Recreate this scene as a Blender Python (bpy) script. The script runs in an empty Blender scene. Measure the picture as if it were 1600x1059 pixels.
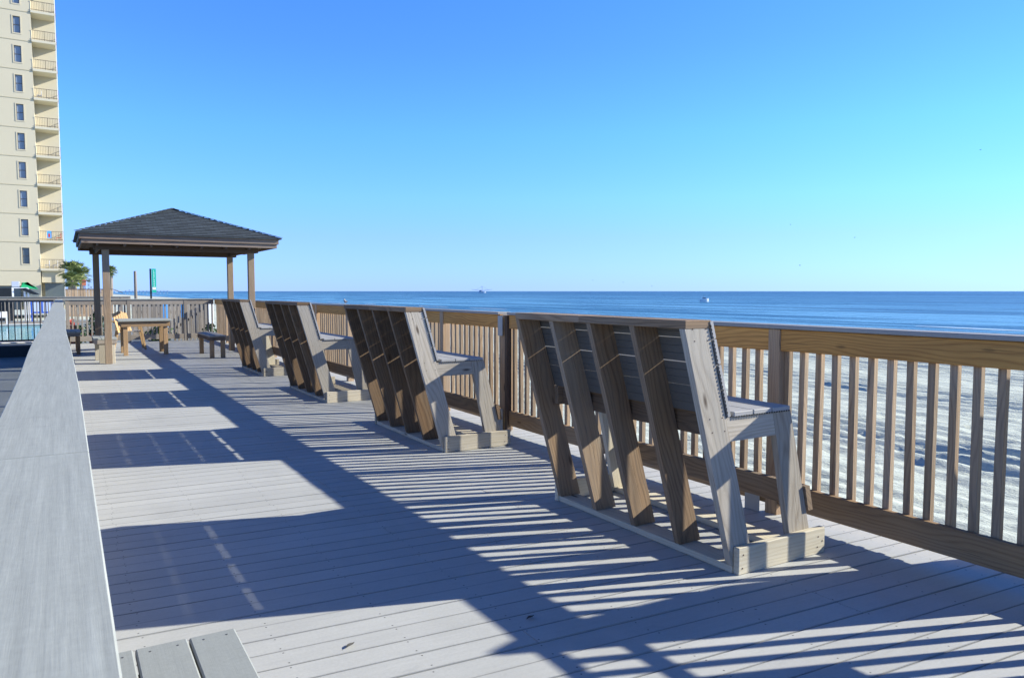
import bpy, bmesh, math, random
from mathutils import Vector, Matrix, noise
random.seed(7)
R = math.radians
C = bpy.context.scene.collection
scene = bpy.context.scene

# ---------------------------------------------------------------- camera
CAM_H = 1.26
PITCH, YAW = R(3.642), R(31.02)
cam_d = bpy.data.cameras.new('camera')
cam_d.sensor_width = 36.0
cam_d.lens = 1170.0 / 1600.0 * 36.0
cam_d.clip_start = 0.03
cam_d.clip_end = 60000
cam_d.dof.use_dof = True
cam_d.dof.focus_distance = 4.6
cam_d.dof.aperture_fstop = 32.0
cam = bpy.data.objects.new('camera', cam_d)
C.objects.link(cam)
cam.location = (0, 0, CAM_H)
cam.rotation_euler = (R(90) - PITCH, 0, -YAW)
scene.camera = cam
scene.render.resolution_x = 1024
scene.render.resolution_y = 677

# ---------------------------------------------------------------- light
SUN_EL = R(26.3)
SUN_DIR = Vector((math.cos(R(20.5)) * math.cos(SUN_EL), -math.sin(R(20.5)) * math.cos(SUN_EL), math.sin(SUN_EL)))
world = bpy.data.worlds.new('World')
scene.world = world
world.use_nodes = True
wn = world.node_tree
bg = wn.nodes['Background']
sky = wn.nodes.new('ShaderNodeTexSky')
sky.sky_type = 'NISHITA'
sky.sun_disc = False
sky.sun_elevation = SUN_EL
sky.sun_rotation = math.atan2(SUN_DIR.x, SUN_DIR.y)
sky.air_density = 1.0
sky.dust_density = 0.0
sky.ozone_density = 3.0
sky.altitude = 0
# deepen the clear-air colour of the sky by elevation (blue at the horizon, darker overhead)
tc = wn.nodes.new('ShaderNodeTexCoord')
sxyz = wn.nodes.new('ShaderNodeSeparateXYZ')
wn.links.new(tc.outputs['Generated'], sxyz.inputs[0])
tr = wn.nodes.new('ShaderNodeValToRGB')
stops = [(0.0, (.104, .178, .52)), (0.03, (.122, .196, .48)), (0.07, (.142, .208, .44)), (0.12, (.150, .252, .42)), (0.20, (.143, .275, .44)),
         (0.30, (.134, .258, .52)), (0.37, (.130, .260, .60)), (0.50, (.050, .125, .26)), (1.0, (.018, .064, .115))]
while len(tr.color_ramp.elements) < len(stops): tr.color_ramp.elements.new(0.5)
for e, (p, c) in zip(tr.color_ramp.elements, stops): e.position = p; e.color = c + (1,)
wn.links.new(sxyz.outputs[2], tr.inputs[0])
mx = wn.nodes.new('ShaderNodeVectorMath'); mx.operation = 'MULTIPLY'
wn.links.new(sky.outputs[0], mx.inputs[0]); wn.links.new(tr.outputs[0], mx.inputs[1])
m2 = wn.nodes.new('ShaderNodeVectorMath'); m2.operation = 'SCALE'; m2.inputs['Scale'].default_value = 2.1
wn.links.new(mx.outputs[0], m2.inputs[0])
wn.links.new(m2.outputs[0], bg.inputs['Color'])
bg.inputs['Strength'].default_value = 0.15
sl = bpy.data.lights.new('sun', 'SUN')
sl.energy = 4.6
sl.angle = R(0.5)
sl.color = (1.0, 0.965, 0.865)
so = bpy.data.objects.new('sun', sl)
C.objects.link(so)
so.rotation_euler = SUN_DIR.to_track_quat('Z', 'Y').to_euler()
scene.view_settings.view_transform = 'Standard'
scene.view_settings.look = 'None'
scene.view_settings.exposure = 1.0
scene.view_settings.gamma = 1.0

# ---------------------------------------------------------------- material helpers
class NT:
    def __init__(s, name):
        m = bpy.data.materials.new(name); m.use_nodes = True
        s.m = m; s.n = m.node_tree.nodes; s.l = m.node_tree.links
        s.b = s.n['Principled BSDF']
    def add(s, t, **k):
        n = s.n.new(t)
        for a, v in k.items(): setattr(n, a, v)
        return n
    def link(s, a, b): s.l.new(a, b)
    def math(s, op, a, b=None, c=None):
        n = s.add('ShaderNodeMath', operation=op)
        for i, v in enumerate((a, b, c)):
            if v is None: continue
            if isinstance(v, (int, float)): n.inputs[i].default_value = v
            else: s.link(v, n.inputs[i])
        return n.outputs[0]
    def mix(s, fac, a, b, mode='MIX'):
        n = s.add('ShaderNodeMix', data_type='RGBA', blend_type=mode)
        for i, v in ((0, fac), (6, a), (7, b)):
            if isinstance(v, (int, float)): n.inputs[i].default_value = v
            elif isinstance(v, (tuple, list)): n.inputs[i].default_value = tuple(v) + ((1,) if len(v) == 3 else ())
            else: s.link(v, n.inputs[i])
        return n.outputs[2]
    def ramp(s, f, stops):
        n = s.add('ShaderNodeValToRGB')
        el = n.color_ramp.elements
        while len(el) < len(stops): el.new(0.5)
        for e, (p, c) in zip(el, stops):
            e.position = p
            e.color = (c, c, c, 1) if isinstance(c, (int, float)) else tuple(c) + (1,)
        s.link(f, n.inputs[0])
        return n.outputs[0]
    def noise(s, vec, scale=1.0, detail=3, rough=0.55, dist=0.0):
        n = s.add('ShaderNodeTexNoise')
        n.inputs['Scale'].default_value = scale
        n.inputs['Detail'].default_value = detail
        n.inputs['Roughness'].default_value = rough
        n.inputs['Distortion'].default_value = dist
        if vec is not None: s.link(vec, n.inputs['Vector'])
        return n.outputs[0]
    def vmul(s, vec, v):
        n = s.add('ShaderNodeVectorMath', operation='MULTIPLY')
        s.link(vec, n.inputs[0]); n.inputs[1].default_value = v
        return n.outputs[0]
    def bump(s, h, strength, dist=0.01, normal=None):
        n = s.add('ShaderNodeBump')
        n.inputs['Strength'].default_value = strength
        n.inputs['Distance'].default_value = dist
        s.link(h, n.inputs['Height'])
        if normal is not None: s.link(normal, n.inputs['Normal'])
        return n.outputs[0]
    def comb(s, x, y, z):
        n = s.add('ShaderNodeCombineXYZ')
        for i, v in enumerate((x, y, z)):
            if isinstance(v, (int, float)): n.inputs[i].default_value = v
            else: s.link(v, n.inputs[i])
        return n.outputs[0]
    def grainvec(s):
        uv = s.add('ShaderNodeUVMap'); uv.uv_map = 'UVMap'
        sp = s.add('ShaderNodeSeparateXYZ'); s.link(uv.outputs[0], sp.inputs[0])
        at = s.add('ShaderNodeAttribute'); at.attribute_name = 'tone'
        ts = s.add('ShaderNodeSeparateColor'); s.link(at.outputs['Color'], ts.inputs[0])
        return sp.outputs[0], sp.outputs[1], ts.outputs[0], ts.outputs[1]

def wood(name, light, dark, grey=0.3, greycol=(0.36, 0.34, 0.31), knots=True, rough=0.8):
    t = NT(name)
    u, v, tone, tone2 = t.grainvec()
    z = t.math('MULTIPLY', tone, 37.0)
    # cathedral rings: warped distance across the board
    warp = t.noise(t.comb(t.math('MULTIPLY', u, 1.1), t.math('MULTIPLY', v, 5.0), z), 1.0, 2)
    vv = t.math('ADD', t.math('MULTIPLY', v, 1.0), t.math('MULTIPLY', warp, 0.22))
    ring = t.math('SINE', t.math('MULTIPLY', vv, 270.0))
    ring = t.math('POWER', t.math('ADD', t.math('MULTIPLY', ring, 0.5), 0.5), 2.2)
    fib = t.noise(t.comb(t.math('MULTIPLY', u, 5.0), t.math('MULTIPLY', v, 260.0), z), 1.0, 4, 0.6)
    blot = t.noise(t.comb(t.math('MULTIPLY', u, 2.2), t.math('MULTIPLY', v, 7.0), z), 1.0, 3)
    f = t.math('ADD', t.math('MULTIPLY', ring, 0.26), t.math('MULTIPLY', fib, 0.68))
    f = t.math('ADD', f, t.math('MULTIPLY', t.math('SUBTRACT', blot, 0.5), 0.55))
    col = t.mix(t.ramp(f, [(0.22, 0.0), (0.85, 1.0)]), light, dark)
    # silver weathering in long patches
    g = t.noise(t.comb(t.math('MULTIPLY', u, 0.9), t.math('MULTIPLY', v, 9.0), t.math('ADD', z, 5.0)), 1.0, 4, 0.65)
    g = t.ramp(g, [(0.30, 0.0), (0.72, 1.0)])
    g = t.math('MULTIPLY', g, t.math('ADD', grey, t.math('MULTIPLY', tone2, 0.25)))
    gc = t.mix(fib, greycol, tuple(c * 0.62 for c in greycol))
    col = t.mix(g, col, gc)
    if knots:
        vo = t.add('ShaderNodeTexVoronoi'); vo.inputs['Scale'].default_value = 1.0
        t.link(t.comb(t.math('MULTIPLY', u, 2.6), t.math('MULTIPLY', v, 9.0), z), vo.inputs['Vector'])
        k = t.ramp(vo.outputs['Distance'], [(0.05, 1.0), (0.13, 0.0)])
        sc = t.add('ShaderNodeSeparateColor'); t.link(vo.outputs['Color'], sc.inputs[0])
        k = t.math('MULTIPLY', k, t.math('GREATER_THAN', sc.outputs[0], 0.42))
        col = t.mix(t.math('MULTIPLY', k, 0.85), col, (0.05, 0.03, 0.018))
    # long drying checks
    ck = t.noise(t.comb(t.math('MULTIPLY', u, 3.0), t.math('MULTIPLY', v, 120.0), t.math('ADD', z, 11.0)), 1.0, 2, 0.5)
    ckm = t.ramp(ck, [(0.25, 1.0), (0.31, 0.0)])
    col = t.mix(t.math('MULTIPLY', ckm, 0.6), col, (0.05, 0.038, 0.028))
    br = t.math('ADD', 0.80, t.math('MULTIPLY', tone, 0.38))
    col = t.mix(1.0, col, t.comb(br, br, br), 'MULTIPLY')
    t.link(col, t.b.inputs['Base Color'])
    t.b.inputs['Roughness'].default_value = rough
    t.b.inputs['Specular IOR Level'].default_value = 0.25
    h = t.math('SUBTRACT', t.math('MULTIPLY', f, -0.6), ckm)
    t.link(t.bump(h, 0.55, 0.0025), t.b.inputs['Normal'])
    return t.m

def composite(name, base, screws=True, streak=0.12, pitch=0.41, bw=0.118, stain=0.12, drift=1.0, dirt_shade=0.0):
    t = NT(name)
    u, v, tone, tone2 = t.grainvec()
    z = t.math('MULTIPLY', tone, 37.0)
    fib = t.noise(t.comb(t.math('MULTIPLY', u, 4.0), t.math('MULTIPLY', v, 150.0), z), 1.0, 5, 0.75)
    geo = t.add('ShaderNodeNewGeometry')
    big = t.noise(geo.outputs['Position'], 1.7, 5, 0.62)
    fine = t.noise(geo.outputs['Position'], 90.0, 3, 0.7)
    br = t.math('ADD', 1.0 - streak / 2, t.math('MULTIPLY', fib, streak))
    br = t.math('MULTIPLY', br, t.math('ADD', 0.965, t.math('MULTIPLY', tone, 0.07)))
    br = t.math('MULTIPLY', br, t.math('ADD', 1.0 - stain / 2, t.math('MULTIPLY', big, stain)))
    br = t.math('MULTIPLY', br, t.math('ADD', 0.87, t.math('MULTIPLY', fine, 0.26)))
    mid = t.noise(t.comb(t.math('MULTIPLY', u, 6.0), t.math('MULTIPLY', v, 45.0), z), 1.0, 5, 0.75)
    br = t.math('MULTIPLY', br, t.math('ADD', 0.90, t.math('MULTIPLY', mid, 0.2)))
    col = t.mix(1.0, base, t.comb(br, br, br), 'MULTIPLY')
    # scattered scuffs and drips
    sc = t.noise(t.vmul(geo.outputs['Position'], (3.0, 9.0, 3.0)), 1.0, 5, 0.75)
    col = t.mix(t.math('MULTIPLY', t.ramp(sc, [(0.60, 0.0), (0.72, 1.0)]), 0.34), col, tuple(c * 0.62 for c in base))
    col = t.mix(t.math('MULTIPLY', t.ramp(sc, [(0.24, 1.0), (0.33, 0.0)]), 0.25), col, tuple(min(0.8, c * 1.25) for c in base))
    dr = t.noise(t.vmul(geo.outputs['Position'], (0.9, 1.6, 1.0)), 1.0, 6, 0.7, 0.6)
    col = t.mix(t.math('MULTIPLY', t.ramp(dr, [(0.50, 0.0), (0.66, 1.0)]), 0.20 * drift), col, tuple(min(0.8, c * 1.3 + .01) for c in base))
    dr2 = t.noise(t.vmul(geo.outputs['Position'], (1.7, 0.8, 1.0)), 1.0, 5, 0.7)
    col = t.mix(t.math('MULTIPLY', t.ramp(dr2, [(0.30, 1.0), (0.46, 0.0)]), 0.22 * drift), col, tuple(c * 0.66 for c in base))
    # tiny dark specks: droppings of tar, sand in the grain
    vo2 = t.add('ShaderNodeTexVoronoi'); vo2.inputs['Scale'].default_value = 6.0
    t.link(geo.outputs['Position'], vo2.inputs['Vector'])
    s3 = t.add('ShaderNodeSeparateColor'); t.link(vo2.outputs['Color'], s3.inputs[0])
    sp = t.math('MULTIPLY', t.math('LESS_THAN', vo2.outputs['Distance'], 0.035), t.math('GREATER_THAN', s3.outputs[0], 0.86))
    col = t.mix(t.math('MULTIPLY', sp, 0.6), col, (0.06, 0.055, 0.05))
    if dirt_shade > 0:   # grime plus seam shade painted along both long edges of each board
        ed = t.math('SUBTRACT', bw / 2 - 0.002, t.math('ABSOLUTE', t.math('SUBTRACT', v, bw / 2 - 0.002)))
        wob = t.math('MULTIPLY', t.noise(t.comb(t.math('MULTIPLY', u, 7.0), t.math('MULTIPLY', v, 3.0), z), 1.0, 4, 0.7), 0.0085)
        em = t.math('LESS_THAN', ed, wob)
        col = t.mix(t.math('MULTIPLY', em, dirt_shade), col, (0.10, 0.10, 0.10))
    if screws:
        jit = t.math('MULTIPLY', t.math('SUBTRACT', tone2, 0.5), 0.02)
        uu = t.math('SUBTRACT', t.math('MODULO', t.math('ADD', t.math('ADD', u, jit), 40 * pitch), pitch), pitch / 2)
        vm = t.math('SUBTRACT', t.math('ABSOLUTE', t.math('SUBTRACT', v, bw / 2)), bw / 2 - 0.022)
        vm = t.math('ADD', vm, t.math('MULTIPLY', jit, 0.3))
        d = t.math('SQRT', t.math('ADD', t.math('MULTIPLY', uu, uu), t.math('MULTIPLY', vm, vm)))
        s_ = t.math('LESS_THAN', d, 0.0036)
        col = t.mix(t.math('MULTIPLY', s_, 0.85), col, (0.07, 0.065, 0.06))
    t.link(col, t.b.inputs['Base Color'])
    t.b.inputs['Roughness'].default_value = 0.62
    t.b.inputs['Specular IOR Level'].default_value = 0.35
    h = t.math('ADD', fib, t.math('MULTIPLY', fine, 0.5))
    t.link(t.bump(h, 0.25, 0.0012), t.b.inputs['Normal'])
    return t.m

def plain(name, col, rough=0.7, metal=0.0, var=0.15, scale=3.0, spec=0.3):
    t = NT(name)
    geo = t.add('ShaderNodeNewGeometry')
    n = t.noise(geo.outputs['Position'], scale, 5, 0.65)
    br = t.math('ADD', 1 - var / 2, t.math('MULTIPLY', n, var))
    t.link(t.mix(1.0, col, t.comb(br, br, br), 'MULTIPLY'), t.b.inputs['Base Color'])
    t.b.inputs['Roughness'].default_value = rough
    t.b.inputs['Metallic'].default_value = metal
    t.b.inputs['Specular IOR Level'].default_value = spec
    return t.m

M = {}
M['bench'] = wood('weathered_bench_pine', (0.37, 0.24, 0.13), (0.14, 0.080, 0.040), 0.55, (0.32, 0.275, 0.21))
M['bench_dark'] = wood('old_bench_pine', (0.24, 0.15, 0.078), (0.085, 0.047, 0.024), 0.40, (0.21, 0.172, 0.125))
M['bleached'] = wood('sun_bleached_pine', (0.47, 0.415, 0.325), (0.24, 0.195, 0.14), 0.60, (0.42, 0.395, 0.335))
M['base'] = wood('pale_base_pine', (0.76, 0.69, 0.51), (0.58, 0.49, 0.32), 0.40, (0.66, 0.62, 0.52))
M['base_grey'] = wood('greyed_base_pine', (0.54, 0.48, 0.36), (0.36, 0.30, 0.20), 0.55, (0.46, 0.43, 0.36))
M['rail'] = wood('honey_rail_pine', (0.66, 0.33, 0.085), (0.29, 0.12, 0.030), 0.06, (0.40, 0.32, 0.22))
M['rail_low'] = wood('dull_rail_pine', (0.45, 0.285, 0.14), (0.22, 0.125, 0.058), 0.40, (0.38, 0.31, 0.225))
M['baluster'] = wood('baluster_pine', (0.47, 0.32, 0.18), (0.18, 0.105, 0.052), 0.50, (0.50, 0.435, 0.335), knots=False)
M['post'] = wood('post_pine', (0.54, 0.35, 0.185), (0.28, 0.16, 0.08), 0.50, (0.56, 0.49, 0.39))
M['gazebo_post'] = wood('gazebo_post_pine', (0.29, 0.205, 0.125), (0.13, 0.085, 0.050), 0.5, (0.27, 0.24, 0.19))
M['greywood'] = wood('silvered_pine', (0.33, 0.28, 0.22), (0.16, 0.125, 0.09), 0.6, (0.33, 0.31, 0.275))
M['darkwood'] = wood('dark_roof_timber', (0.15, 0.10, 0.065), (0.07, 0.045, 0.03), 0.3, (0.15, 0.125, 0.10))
M['deck'] = composite('deck_board_grey', (0.445, 0.447, 0.415), stain=0.24, dirt_shade=0.30)
M['slat'] = composite('slat_board_grey', (0.34, 0.335, 0.32), pitch=0.335)
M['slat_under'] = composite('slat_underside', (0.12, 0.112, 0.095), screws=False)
M['cap'] = composite('cap_board_grey', (0.335, 0.348, 0.308), screws=False, streak=0.70, stain=0.12, drift=0.25)
M['cap_dark'] = composite('cap_board_aged', (0.29, 0.275, 0.245), screws=False, streak=0.3)

# ---------------------------------------------------------------- mesh builder
class MB:
    def __init__(s):
        s.bm = bmesh.new()
        s.uv = s.bm.loops.layers.uv.new('UVMap')
        s.tn = s.bm.loops.layers.color.new('tone')
    def _paint(s, faces, tone, tone2):
        for f in faces:
            for l in f.loops: l[s.tn] = (tone, tone2, 0, 1)
    def hexa(s, pts, L, W, T, bev=0.0, uoff=None, voff=0.0, tone=None, taper=None):
        """pts: matrix placing a local box of size L (x) W (y) T (z) centred in y,z, starting at x=0"""
        tone = random.random() if tone is None else tone
        tone2 = random.random()
        uo = random.uniform(0, 50) if uoff is None else uoff
        t = bmesh.new()
        r = bmesh.ops.create_cube(t, size=1.0)
        for v in t.verts:
            v.co = Vector(((v.co.x + 0.5) * L, v.co.y * W, v.co.z * T))
        if bev > 0:
            bmesh.ops.bevel(t, geom=list(t.edges), offset=bev, segments=1, affect='EDGES', profile=0.5)
        vm = {}
        for v in t.verts: vm[v] = s.bm.verts.new(pts @ v.co)
        for f in t.faces:
            nf = s.bm.faces.new([vm[v] for v in f.verts])
            n = f.normal
            ax = max(range(3), key=lambda i: abs(n[i]))
            for l, ol in zip(nf.loops, f.loops):
                c = ol.vert.co
                if ax == 2: uvc = (c.x + uo, c.y + W / 2 + voff)
                elif ax == 1: uvc = (c.x + uo, c.z + T / 2 + voff + 0.3)
                else: uvc = (c.y * 0.15 + uo, c.z + 0.7 + voff)
                l[s.uv].uv = uvc
                l[s.tn] = (tone, tone2, 0, 1)
        t.free()
    def beam(s, p0, p1, w, t, up=(0, 0, 1), bev=0.0025, **k):
        """box from p0 to p1 (axis), w across (side), t along 'up'"""
        p0, p1, up = Vector(p0), Vector(p1), Vector(up)
        x = (p1 - p0); L = x.length; x.normalize()
        y = up.cross(x).normalized(); z = x.cross(y)
        m = Matrix((x, y, z)).transposed().to_4x4()
        m.translation = p0
        s.hexa(m, L, w, t, bev, **k)
        return s
    def box(s, lo, hi, axis=0, bev=0.0025, **k):
        lo, hi = Vector(lo), Vector(hi); c = (lo + hi) / 2; d = hi - lo
        if axis == 0: return s.beam((lo.x, c.y, c.z), (hi.x, c.y, c.z), d.y, d.z, (0, 0, 1), bev, **k)
        if axis == 1: return s.beam((c.x, lo.y, c.z), (c.x, hi.y, c.z), d.x, d.z, (0, 0, 1), bev, **k)
        return s.beam((c.x, c.y, lo.z), (c.x, c.y, hi.z), d.x, d.y, (0, 1, 0), bev, **k)
    def prism(s, prof, y0, y1, axisdir=None, tone=None, uoff=None):
        """profile of (x,z) extruded from y0 to y1; grain runs along axisdir (in xz) or y"""
        tone = random.random() if tone is None else tone; t2 = random.random()
        uo = random.uniform(0, 50) if uoff is None else uoff
        a = [s.bm.verts.new((x, y0, z)) for x, z in prof]
        b = [s.bm.verts.new((x, y1, z)) for x, z in prof]
        fs = [s.bm.faces.new(a), s.bm.faces.new(b[::-1])]
        n = len(prof)
        for i in range(n): fs.append(s.bm.faces.new((a[i], b[i], b[(i + 1) % n], a[(i + 1) % n])))
        ad = Vector(axisdir).normalized() if axisdir else None
        for f in fs:
            for l in f.loops:
                c = l.vert.co
                if ad is None: uvc = (c.y + uo, c.x + c.z)
                else:
                    q = Vector((c.x, c.z)); al = q.dot(ad); ac = q.dot(Vector((-ad.y, ad.x)))
                    uvc = (al + uo, ac + (c.y - y0) + 2.0)
                l[s.uv].uv = uvc; l[s.tn] = (tone, t2, 0, 1)
        return s
    def poly(s, pts, tone=0.5, uvs=None):
        vs = [s.bm.verts.new(p) for p in pts]
        f = s.bm.faces.new(vs)
        for i, l in enumerate(f.loops):
            l[s.tn] = (tone, 0.5, 0, 1)
            l[s.uv].uv = uvs[i] if uvs else (pts[i][0], pts[i][1])
        return f
    def tube(s, pts, rad, n=8, cap=True):
        pts = [Vector(p) for p in pts]
        rs = rad if isinstance(rad, (list, tuple)) else [rad] * len(pts)
        rings = []
        tone = random.random()
        for i, p in enumerate(pts):
            d = (pts[min(i + 1, len(pts) - 1)] - pts[max(i - 1, 0)]).normalized()
            a = Vector((0, 0, 1)) if abs(d.z) < 0.9 else Vector((1, 0, 0))
            x = d.cross(a).normalized(); y = d.cross(x)
            rings.append([s.bm.verts.new(p + (x * math.cos(2 * math.pi * k / n) + y * math.sin(2 * math.pi * k / n)) * rs[i]) for k in range(n)])
        fs = []
        for a, b in zip(rings, rings[1:]):
            for k in range(n): fs.append(s.bm.faces.new((a[k], a[(k + 1) % n], b[(k + 1) % n], b[k])))
        if cap:
            fs.append(s.bm.faces.new(rings[0][::-1])); fs.append(s.bm.faces.new(rings[-1]))
        for f in fs:
            for l in f.loops:
                l[s.tn] = (tone, 0.5, 0, 1); l[s.uv].uv = (l.vert.co.z, l.vert.co.x)
        return s
    def build(s, name, mat, parent=None, smooth=False, **tags):
        bmesh.ops.recalc_face_normals(s.bm, faces=list(s.bm.faces))
        me = bpy.data.meshes.new(name)
        off = parent_world(parent) if parent else Vector((0, 0, 0))
        for v in s.bm.verts: v.co -= off
        s.bm.to_mesh(me); s.bm.free()
        me.materials.append(mat)
        if smooth:
            for p in me.polygons: p.use_smooth = True
        o = bpy.data.objects.new(name, me)
        C.objects.link(o)
        if parent: o.parent = parent
        for k, v in tags.items(): o[k] = v
        return o

def parent_world(p):
    v = Vector((0, 0, 0))
    while p is not None:
        v += p.location; p = p.parent
    return v
def thing(name, loc, label, cat, group=None):
    o = bpy.data.objects.new(name, None); C.objects.link(o)
    o.location = loc; o.empty_display_size = 0.2
    o['label'] = label; o['category'] = cat
    if group: o['group'] = group
    return o
def tag(o, label, cat, group=None):
    o['label'] = label; o['category'] = cat
    if group: o['group'] = group
    return o
def struct(mb, name, mat, kind='structure', **k):
    o = mb.build(name, mat, **k); o['kind'] = kind; return o

# ================================================================ SETTING
# ---- deck: boards laid about four degrees off square to the railing
DX0, DX1, DY0, DY1 = -0.14, 3.62, -2.0, 20.85
sl4 = math.tan(R(-4.2))
db = MB()
y = DY0 - 0.3
while y < DY1 + 0.3:
    gap = random.choice((0.003, 0.0045, 0.0055, 0.008))
    w = 0.118 - gap
    cuts = [DX0]
    if random.random() < 0.35: cuts.append(random.choice((0.41 * 3 + 0.205, 0.41 * 5 + 0.205, 0.41 * 6 + 0.205)))
    cuts.append(DX1)
    for a, b in zip(cuts, cuts[1:]):
        g = 0.0 if b == DX1 else 0.003
        tone = random.random(); t2 = random.random(); dz = random.uniform(-0.0012, 0.0012)
        x0, x1 = a, b - g
        def yy(x, o): return min(max(y + o + sl4 * x, DY0), DY1)
        top = [(x0, yy(x0, 0), dz), (x1, yy(x1, 0), dz), (x1, yy(x1, w), dz), (x0, yy(x0, w), dz)]
        if abs(top[3][1] - top[0][1]) < 0.01 and abs(top[2][1] - top[1][1]) < 0.01: continue
        tv = [db.bm.verts.new(p) for p in top]
        bv = [db.bm.verts.new((p[0], p[1], p[2] - 0.025)) for p in top]
        fs = [db.bm.faces.new(tv)]
        for i in range(4): fs.append(db.bm.faces.new((tv[i], bv[i], bv[(i + 1) % 4], tv[(i + 1) % 4])))
        for f in fs:
            for l in f.loops:
                c = l.vert.co
                l[db.uv].uv = (c.x, c.y - y - sl4 * c.x); l[db.tn] = (tone, t2, 0, 1)
    y += 0.118
for k in range(9):   # joists beneath, seen only as dark in the gaps
    x = 0.0 + k * 0.41
    db.box((x, DY0, -0.16), (x + 0.035, DY1, -0.03), 1, 0)
struct(db, 'deck', M['deck'])

# ---- beach sand with footprints and wheel ruts
def grad(a, b, s0, g, smax):
    r = [a]; s = s0
    while r[-1] < b:
        r.append(r[-1] + s); s = min(s * g, smax)
    return r
def sand_h(x, y):
    t = min(max((x - 4) / 44, 0), 1)
    h = -0.95 - 0.85 * t
    p = Vector((x, y, 0))
    h += 0.10 * (noise.noise(p * 0.16)) * (1 - t)
    amp = max(0.0, 1 - (x - 3) / 50)
    h += 0.060 * noise.noise(Vector((x * 1.7, y * 0.8, 3))) * amp
    h += 0.022 * noise.noise(Vector((x * 4.5, y * 3.2, 8))) * amp
    d = noise.voronoi(Vector((x * 2.6, y * 2.0, 0)))[0][0]
    foot = min(1.0, max(0.0, (0.36 - d) / 0.16)); foot = foot * foot * (3 - 2 * foot)
    rim = math.exp(-((d - 0.42) / 0.07) ** 2)
    keep = max(0.0, 0.45 + 0.9 * noise.noise(Vector((x * 0.5, y * 0.35, 20))))
    h += (-0.060 * foot + 0.012 * rim) * keep * amp
    d2 = noise.voronoi(Vector((x * 5.5 + 3, y * 4.0, 4)))[0][0]
    h -= 0.022 * min(1.0, max(0.0, (0.34 - d2) / 0.14)) * amp
    # wind ripples lying along the beach
    rp_ = 0.5 + 0.5 * noise.noise(Vector((x * 0.22, y * 0.10, 40)))
    h += 0.009 * rp_ * math.sin(x * 11.0 + 3.0 * noise.noise(Vector((x * 0.7, y * 0.35, 50))) + y * 0.35)
    # ruts: bundles of lines running along the beach
    for off, wid, am in ((11.2, 1.5, 0.085), (7.6, 0.7, 0.03), (17.5, 2.2, 0.075), (25, 3.0, 0.09), (34, 4.5, 0.10)):
        c = x - off - 0.10 * (y - 6) - 0.5 * noise.noise(Vector((y * 0.10, off, 0)))
        e = math.exp(-(c / wid) ** 2)
        if e > 0.03:
            h += am * e * math.sin(c * 6.283 / (0.36 + off * 0.016) + 1.2 * noise.noise(Vector((y * 0.25, off, 5)))) * (0.7 + 0.6 * noise.noise(Vector((y * 0.5, c * 1.5, off))))
    return h
sx = [3.58 + v for v in grad(0, 46.6, 0.06, 1.0045, 0.4)]
sy = [-3 + v for v in grad(0, 260, 0.085, 1.0062, 5.0)]
sb = MB(); rows = []
for yv in sy: rows.append([sb.bm.verts.new((xv, yv, sand_h(xv, yv))) for xv in sx])
for a, b in zip(rows, rows[1:]):
    for i in range(len(sx) - 1): sb.bm.faces.new((a[i], a[i + 1], b[i + 1], b[i]))
t = NT('beach_sand')
geo = t.add('ShaderNodeNewGeometry')
n1 = t.noise(geo.outputs['Position'], 0.35, 4, 0.6)
n2 = t.noise(t.vmul(geo.outputs['Position'], (2.2, 0.8, 1)), 1.0, 6, 0.7)
n3 = t.noise(geo.outputs['Position'], 14.0, 5, 0.75)
sp = t.add('ShaderNodeSeparateXYZ'); t.link(geo.outputs['Position'], sp.inputs[0])
wet = t.ramp(t.math('ADD', t.math('MULTIPLY', sp.outputs[0], 0.02), t.math('MULTIPLY', n1, 0.05)), [(0.88, 0.0), (0.97, 1.0)])
col = t.mix(n2, (0.56, 0.60, 0.51), (0.49, 0.525, 0.45))
col = t.mix(t.ramp(n3, [(0.55, 0.0), (0.8, 1.0)]), col, (0.42, 0.43, 0.385))
col = t.mix(wet, col, (0.30, 0.28, 0.25))
t.link(col, t.b.inputs['Base Color']); t.b.inputs['Roughness'].default_value = 0.95
t.b.inputs['Specular IOR Level'].default_value = 0.1
hh = t.math('ADD', t.math('MULTIPLY', n2, 0.8), t.math('MULTIPLY', n3, 0.16))
t.link(t.bump(hh, 0.9, 0.09), t.b.inputs['Normal'])
M['sand'] = t.m
struct(sb, 'beach_sand', M['sand'], smooth=True)
gb = MB()   # land under everything, one sheet to the horizon on the land side
gb.poly([(-6000, -200, -1.9), (3.60, -200, -1.2), (3.60, 12000, -1.2), (-6000, 12000, -1.9)])
gb.poly([(3.60, 256, -1.2), (50, 256, -1.95), (70, 3000, -1.95), (3.60, 3000, -1.2)])
gb.poly([(3.60, -200, -1.2), (50, -200, -1.95), (50, -2.9, -1.95), (3.60, -2.9, -1.2)])
struct(gb, 'ground', M['sand'])

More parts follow.
